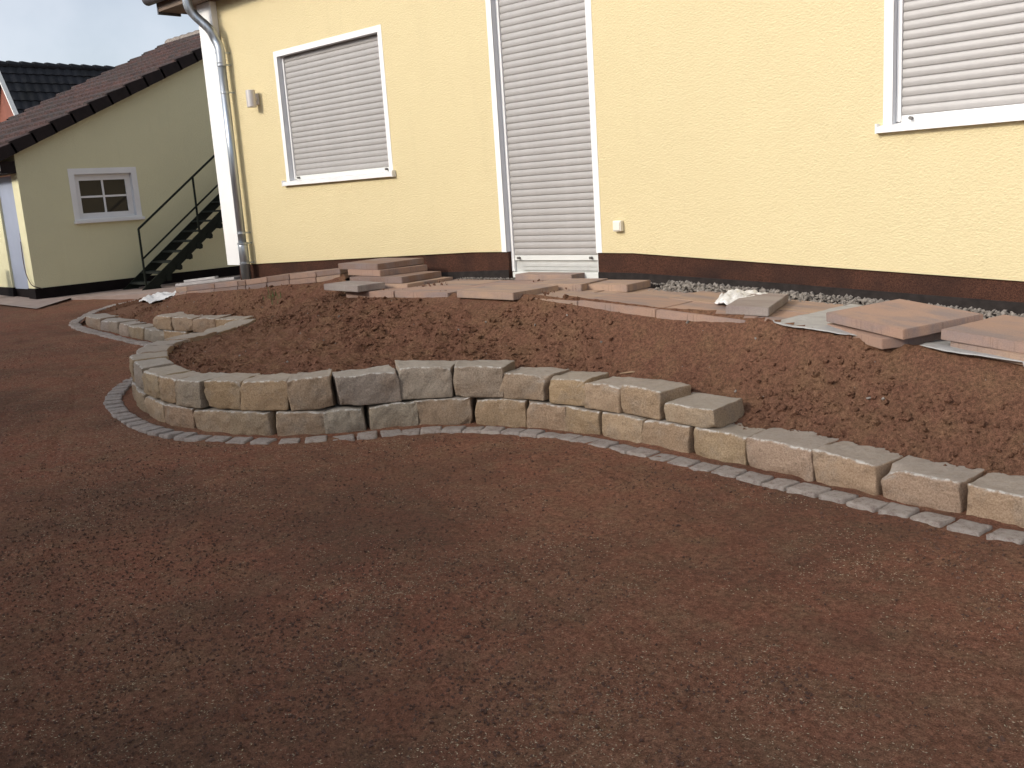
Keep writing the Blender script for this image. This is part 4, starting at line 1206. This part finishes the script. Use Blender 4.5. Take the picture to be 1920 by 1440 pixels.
# ------------------------------------------------------------------ steel stair at the shed
st = Thing('steel_stair', (-16.9, 8.3, .27), 'black-green steel stair with open treads against the shed', 'stair')
XN, XF = -16.5, -17.22
a0, a1 = Vector((0, 8.0, .20)), Vector((0, 12.6, 3.63))
d_ = (a1 - a0).normalized()
up_ = Vector((0, -d_.z, d_.y))
for xx in (XN, XF):
    mb = MB(); A = a0 + Vector((xx, 0, 0)); B = a1 + Vector((xx, 0, 0))
    mb.bar(A - up_ * .02, B - up_ * .02, .03, .17, up=(0, -d_.z, d_.y)); st.part(mb, 'stringer', M['iron'])
k = 0
while True:
    p = a0 + d_ * (.32 + k * .285)
    if p.z > 3.5: break
    mb = MB(); mb.box(XF + .016, XN - .016, p.y - .11, p.y + .11, p.z - .02, p.z + .015)
    tr = st.part(mb, 'tread', M['tread'])
    mb = MB(); mb.tube([(XN + .016, p.y + .05, p.z - .10), (XN + .03, p.y + .05, p.z - .10)], .06, 14)
    mb.box(XN - .02, XN + .0155, p.y + .0, p.y + .11, p.z - .15, p.z - .07)
    st.part(mb, 'tread_bracket', M['iron'], parent=tr)
    k += 1
def railp(y, h): return Vector((XN, y, a0.z + (y - a0.y) * d_.z / d_.y + h))
mb = MB(); mb.tube([Vector((XN, 8.10, 1.36)), Vector((XN, 12.5, 4.62))], .02, 10); st.part(mb, 'handrail', M['iron'])
mb = MB(); mb.tube([Vector((XN, 8.10, .83)), Vector((XN, 12.5, 4.09))], .017, 10); st.part(mb, 'mid_rail', M['iron'])
for y, z0, z1 in ((8.10, .28, 1.365), (9.26, 1.14, 2.22), (10.5, 2.06, 3.14), (11.7, 2.96, 4.03)):
    mb = MB(); mb.tube([(XN, y, z0), (XN, y, z1)], .02, 10); st.part(mb, 'post', M['iron'])

# ------------------------------------------------------------------ neighbour's house beyond the shed
nb = Thing('neighbour_house', (-33.6, 16, .3), 'distant house with steep dark tiled roof and red-brown gable', 'house')
RXn, RZn, YG, SLn = -33.6, 6.56, 12.5, 1.5
thn = math.atan(SLn); ctn = .36; nvn = 14
lo = (RXn + nvn * ctn * math.cos(thn), YG, RZn - nvn * ctn * math.sin(thn))
nr_ = tile_roof('roof', lo, (0, 1, 0), (-math.cos(thn), 0, math.sin(thn)), 40, nvn, .30, ctn, M['tile_dark'], nb, amp=.03, step=.035)
lo2 = (RXn - nvn * ctn * math.cos(thn), YG, lo[2])
tile_roof('roof', lo2, (0, 1, 0), (math.cos(thn), 0, math.sin(thn)), 40, nvn, .30, ctn, M['tile_dark'], nb)
for k in range(30):
    mb = MB(); y0 = YG + k * .4
    mb.tube([(RXn, y0, RZn + .02), (RXn, y0 + .05, RZn + .03), (RXn, y0 + .42, RZn + .01)], [.12, .12, .09], 10)
    nb.part(mb, 'ridge_tile', M['tile_dark'], parent=nr_)
mb = MB(); w = nvn * ctn * math.cos(thn) - .3
mb.add([(RXn - w, YG + .22, .2), (RXn + w, YG + .22, .2), (RXn + w, YG + .22, lo[2] + .35), (RXn, YG + .22, RZn - .12), (RXn - w, YG + .22, lo[2] + .35)], [(0, 1, 2, 3, 4)])
nb.part(mb, 'gable', M['brick_red'])
mb = MB(); mb.box(RXn - w, RXn + w, YG + .3, YG + 11.8, .2, lo[2] + .3); nb.part(mb, 'wall', M['neighbour_wall'])
for sx in (1, -1):
    mb = MB(); mb.bar((RXn + sx * (nvn * ctn * math.cos(thn)), YG - .01, lo[2] + .03), (RXn, YG - .01, RZn + .06), .05, .14, up=(0, 1, 0)); nb.part(mb, 'verge_board', M['rail'])

# ------------------------------------------------------------------ unseen house, added behind the viewpoint to shade the lawn
ac = Thing('house_across', (-15, -9, 0), 'pale rendered house across the garden behind the viewpoint', 'house')
mb = MB(); mb.box(-29, -3, -13.0, -5.2, 0, 3.6)
mb.add([(-29, -13, 3.6), (-29, -5.2, 3.6), (-29, -9.1, 6.9), (-3, -13, 3.6), (-3, -5.2, 3.6), (-3, -9.1, 6.9)], [(0, 1, 2), (3, 5, 4)])
ac.part(mb, 'wall', M['neighbour_wall'])
mb = MB(); mb.add([(-29.4, -4.8, 3.45), (-2.6, -4.8, 3.45), (-2.6, -9.1, 7.1), (-29.4, -9.1, 7.1), (-2.6, -13.4, 3.45), (-29.4, -13.4, 3.45)], [(0, 1, 2, 3), (3, 2, 4, 5)])
ac.part(mb, 'roof', M['tile_dark'])
mb = MB(); mb.box(-28.9, -11.2, -12.9, -5.3, 3.5, 5.0)  # taller wing, also added, deepens the shade over the left lawn
mb.add([(-28.9, -12.9, 5.0), (-28.9, -5.3, 5.0), (-28.9, -9.1, 8.2), (-11.2, -12.9, 5.0), (-11.2, -5.3, 5.0), (-11.2, -9.1, 8.2)], [(0, 1, 2), (3, 5, 4)])
ac.part(mb, 'upper_storey', M['neighbour_wall'])
mb = MB(); mb.add([(-29.3, -4.9, 4.85), (-10.8, -4.9, 4.85), (-10.8, -9.1, 8.4), (-29.3, -9.1, 8.4), (-10.8, -13.3, 4.85), (-29.3, -13.3, 4.85)], [(0, 1, 2, 3), (3, 2, 4, 5)])
ac.part(mb, 'upper_roof', M['tile_dark'])

# unseen clipped hedgerow, added left behind the viewpoint to darken the lawn
hg = Thing('hedge', (-9.0, -1.6, 0.1), 'clipped green hedge along the near edge of the garden', 'hedge')
mb = MB(); mb.box(-17.8, -1.3, -2.0, -1.2, 0.0, 1.95); hg.part(mb, 'core', M['hedge_core'])
n = 14000
V = np.empty((n, 4, 3)); cxx = RNG.uniform(-18, -1.1, n); sd = RNG.random(n)
cyy = np.where(sd < .4, -1.15, np.where(sd < .7, -2.05, RNG.uniform(-2.05, -1.15, n))) + RNG.normal(0, .05, n)
czz = np.where(sd < .7, RNG.uniform(.05, 2.05, n), 2.0 + RNG.normal(0, .05, n))
ctr = np.c_[cxx, cyy, czz]
e1 = RNG.normal(size=(n, 3)); e1 /= np.linalg.norm(e1, axis=1, keepdims=True)
e2 = np.cross(e1, RNG.normal(size=(n, 3))); e2 /= np.linalg.norm(e2, axis=1, keepdims=True)
ls = RNG.uniform(.03, .06, n)[:, None]
V[:, 0] = ctr - e1 * ls; V[:, 1] = ctr + e2 * ls * .5; V[:, 2] = ctr + e1 * ls; V[:, 3] = ctr - e2 * ls * .5
lv = link('leaves', np_mesh('leaves', V.reshape(-1, 3) - np.array(hg.loc), np.arange(n * 4).reshape(-1, 4), False), M['hedge_leaf'], hg.o)
lv['kind'] = 'stuff'

# ------------------------------------------------------------------ small things
# rubble along the wall
gxp = RNG.uniform(-4.5, -1.0, 6500); gyp = RNG.uniform(6.30, 6.70, 6500)
dn = 6.52 - .10 * np.sin(gxp * 2.1) - .16 * (vnoise(gxp * 1.7, gyp * 0 + 3) + .2)
kp = (gyp > dn - .10) & ~((gxp > -3.62) & (gxp < -3.0) & (gyp < 6.42))
gxp, gyp = gxp[kp], gyp[kp]
gz = zter(gxp) - .035 + .05 * np.clip((gyp - 6.42) / .2, 0, 1)
scatter('rubble', 0, np.c_[gxp, gyp, gz], .005 + .020 * RNG.random(len(gxp)) ** 4, M['gravel'], label='grey rubble strip between slabs and plinth', cat='rubble')
gxp = RNG.uniform(-7.0, -4.5, 500); gyp = 6.63 + RNG.uniform(0, .07, 500)
scatter('joint_gravel', 0, np.c_[gxp, gyp, zter(gxp) - .01], .005 + .008 * RNG.random(500), M['gravel'], label='fine gravel in the joint at the foot of the plinth', cat='gravel')
# crumbs on the laid slabs
gxp = RNG.uniform(-6.9, -4.9, 240); gyp = RNG.uniform(5.6, 6.5, 240)
kp = fbm(gxp * 2, gyp * 2, 3) > .05
gxp, gyp = gxp[kp], gyp[kp]
scatter('spilled_soil', 0, np.c_[gxp, gyp, zter(gxp) + .003], .004 + .016 * RNG.random(len(gxp)) ** 3, M['clod'], label='crumbs of soil spilled on the laid slabs', cat='soil', sink=.2)

def film(name, corners, nu, nv, amp, freq, mat, label, cat, thick=.003, fn=None):
    c = [np.array(q, float) for q in corners]
    U, V = np.meshgrid(np.linspace(0, 1, nu), np.linspace(0, 1, nv))
    P = (c[0][None, None] * ((1 - U) * (1 - V))[..., None] + c[1] * (U * (1 - V))[..., None] + c[2] * (U * V)[..., None] + c[3] * ((1 - U) * V)[..., None])
    n1 = fbm(U * freq + 3.3, V * freq + 8.8, 4, .6); n2 = fbm(U * freq + 50, V * freq, 3); n3 = fbm(U * freq, V * freq + 90, 3)
    P[..., 2] += amp * np.abs(n1) * 2; P[..., 0] += amp * .8 * n2; P[..., 1] += amp * .8 * n3
    if fn: P = fn(P, U, V)
    ctr = np.array([P[..., 0].mean(), P[..., 1].mean(), P[..., 2].min()])
    o = link(name, grid_mesh(name, P[..., 0] - ctr[0], P[..., 1] - ctr[1], P[..., 2] - ctr[2]), mat)
    o.location = ctr
    s = o.modifiers.new('thickness', 'SOLIDIFY'); s.thickness = thick
    return tag(o, label, cat)
def surf(x, y):
    ins = in_poly(x, y, BED)
    return np.maximum(np.where(ins, soil_h(x.ravel(), y.ravel()).reshape(x.shape), -9), np.where(y > np.interp(-x, -tx[:135], ty[:135]), zter(x), -9)) 
def drape(P, U, V):
    n1 = fbm(U * 4 + 3.3, V * 4 + 8.8, 3, .5)
    P[..., 1] -= (.07 * np.exp(-((U - .42) / .2) ** 2) + .03 * np.sin(U * 11)) * np.clip(1 - V / .3, 0, 1)
    P[..., 2] = surf(P[..., 0], P[..., 1]) + .012 + .014 * np.abs(n1)
    for _ in range(3):
        Z = P[..., 2].copy()
        P[1:-1, 1:-1, 2] = (Z[1:-1, 1:-1] * 2 + Z[:-2, 1:-1] + Z[2:, 1:-1] + Z[1:-1, :-2] + Z[1:-1, 2:]) / 6
    return P
def droop(P, U, V):
    k = np.clip(1 - V / .28, 0, 1)
    P[..., 1] -= .10 * k * np.exp(-((U - .48) / .2) ** 2); P[..., 2] -= .05 * k * np.exp(-((U - .48) / .22) ** 2)
    return P
film('geotextile_sheet', [(-2.96, 5.53, .672), (-2.25, 5.40, .628), (-2.1, 6.35, .66), (-2.86, 6.5, .69)], 40, 40, .012, 3.5, M['sheet'], 'grey fleece sheet spreading out from under the tilted slab', 'sheet', fn=drape)
film('fleece_strip', [(-1.98, 5.36, .585), (-1.02, 5.20, .53), (-1.05, 5.5, .55), (-1.95, 5.62, .60)], 40, 14, .012, 4, M['sheet'], 'grey fleece strip trapped below the outermost stacked slabs', 'sheet', fn=drape)
def lump(P, U, V):
    P[..., 2] += .05 * np.sin(np.pi * np.clip(U, 0, 1)) ** .6 * np.sin(np.pi * np.clip(V, 0, 1)) ** .6
    return P
film('plastic_scrap', [(-3.66, 5.98, .72), (-3.44, 5.86, .715), (-3.40, 6.36, .73), (-3.78, 6.40, .735)], 30, 30, .022, 4, M['plastic'], 'crumpled white plastic film beside the small pale slab', 'plastic', .002, lump)
film('plastic_bag', [(-14.15, 6.75, .30), (-12.35, 6.10, .43), (-11.95, 6.55, .53), (-13.9, 7.15, .34)], 46, 30, .045, 4, M['plastic'], 'white plastic bag lying on the soil at the end of the cobble row', 'plastic bag', .003, lump)
pl = Thing('plank', (-11.3, 6.4, .6), 'pale grey plank lying behind the slab kerb', 'plank')
mb = MB(); mb.bar((-12.0, 6.35, .66), (-10.95, 6.6, .74), .14, .035); pl.part(mb, 'board', M['board'], bevel=.003)
mb = MB(); mb.bar((-11.95, 6.42, .70), (-11.4, 6.56, .745), .07, .03); pl.part(mb, 'batten', M['board'], bevel=.003)
# twigs
for (x, y, a, L, lab) in ((-3.85, 5.23, .35, .16, 'dry twig on the soil above the end of the upper stone course'), (-1.25, 5.0, 1.2, .07, 'short twig below the outermost stacked slabs')):
    z = float(soil_h(x, y)[0]) + .012
    t_ = Thing('twig', (x, y, z), lab, 'twig')
    mb = MB(); dx, dy = math.cos(a) * L / 2, math.sin(a) * L / 2
    mb.tube([(x - dx, y - dy, z - .008), (x + .01, y - .005, z + .006), (x + dx, y + dy, z)], [.004, .006, .003], 7); t_.part(mb, 'stick', M['twig'], smooth=True)
# grass tuft by the kerb
gt = Thing('grass_tuft', (-9.35, 6.05, float(soil_h(-9.35, 6.05)[0])), 'small green grass tuft against the slab kerb', 'grass')
mb = MB()
for i in range(36):
    x = -9.35 + random.gauss(0, .06); y = 6.03 + random.gauss(0, .025); z = float(soil_h(x, y)[0]) - .005
    h = random.uniform(.04, .10); a = random.uniform(0, 6.28); l_ = random.uniform(.01, .05)
    dx, dy = math.cos(a), math.sin(a); w = .003
    mb.add([(x - dy * w, y + dx * w, z), (x + dy * w, y - dx * w, z), (x + dx * l_ * .4 + dy * w * .8, y + dy * l_ * .4 - dx * w * .8, z + h * .6), (x + dx * l_ * .4 - dy * w * .8, y + dy * l_ * .4 + dx * w * .8, z + h * .6), (x + dx * l_, y + dy * l_, z + h)], [(0, 1, 2, 3), (3, 2, 4)])
gt.part(mb, 'blades', M['blade'])
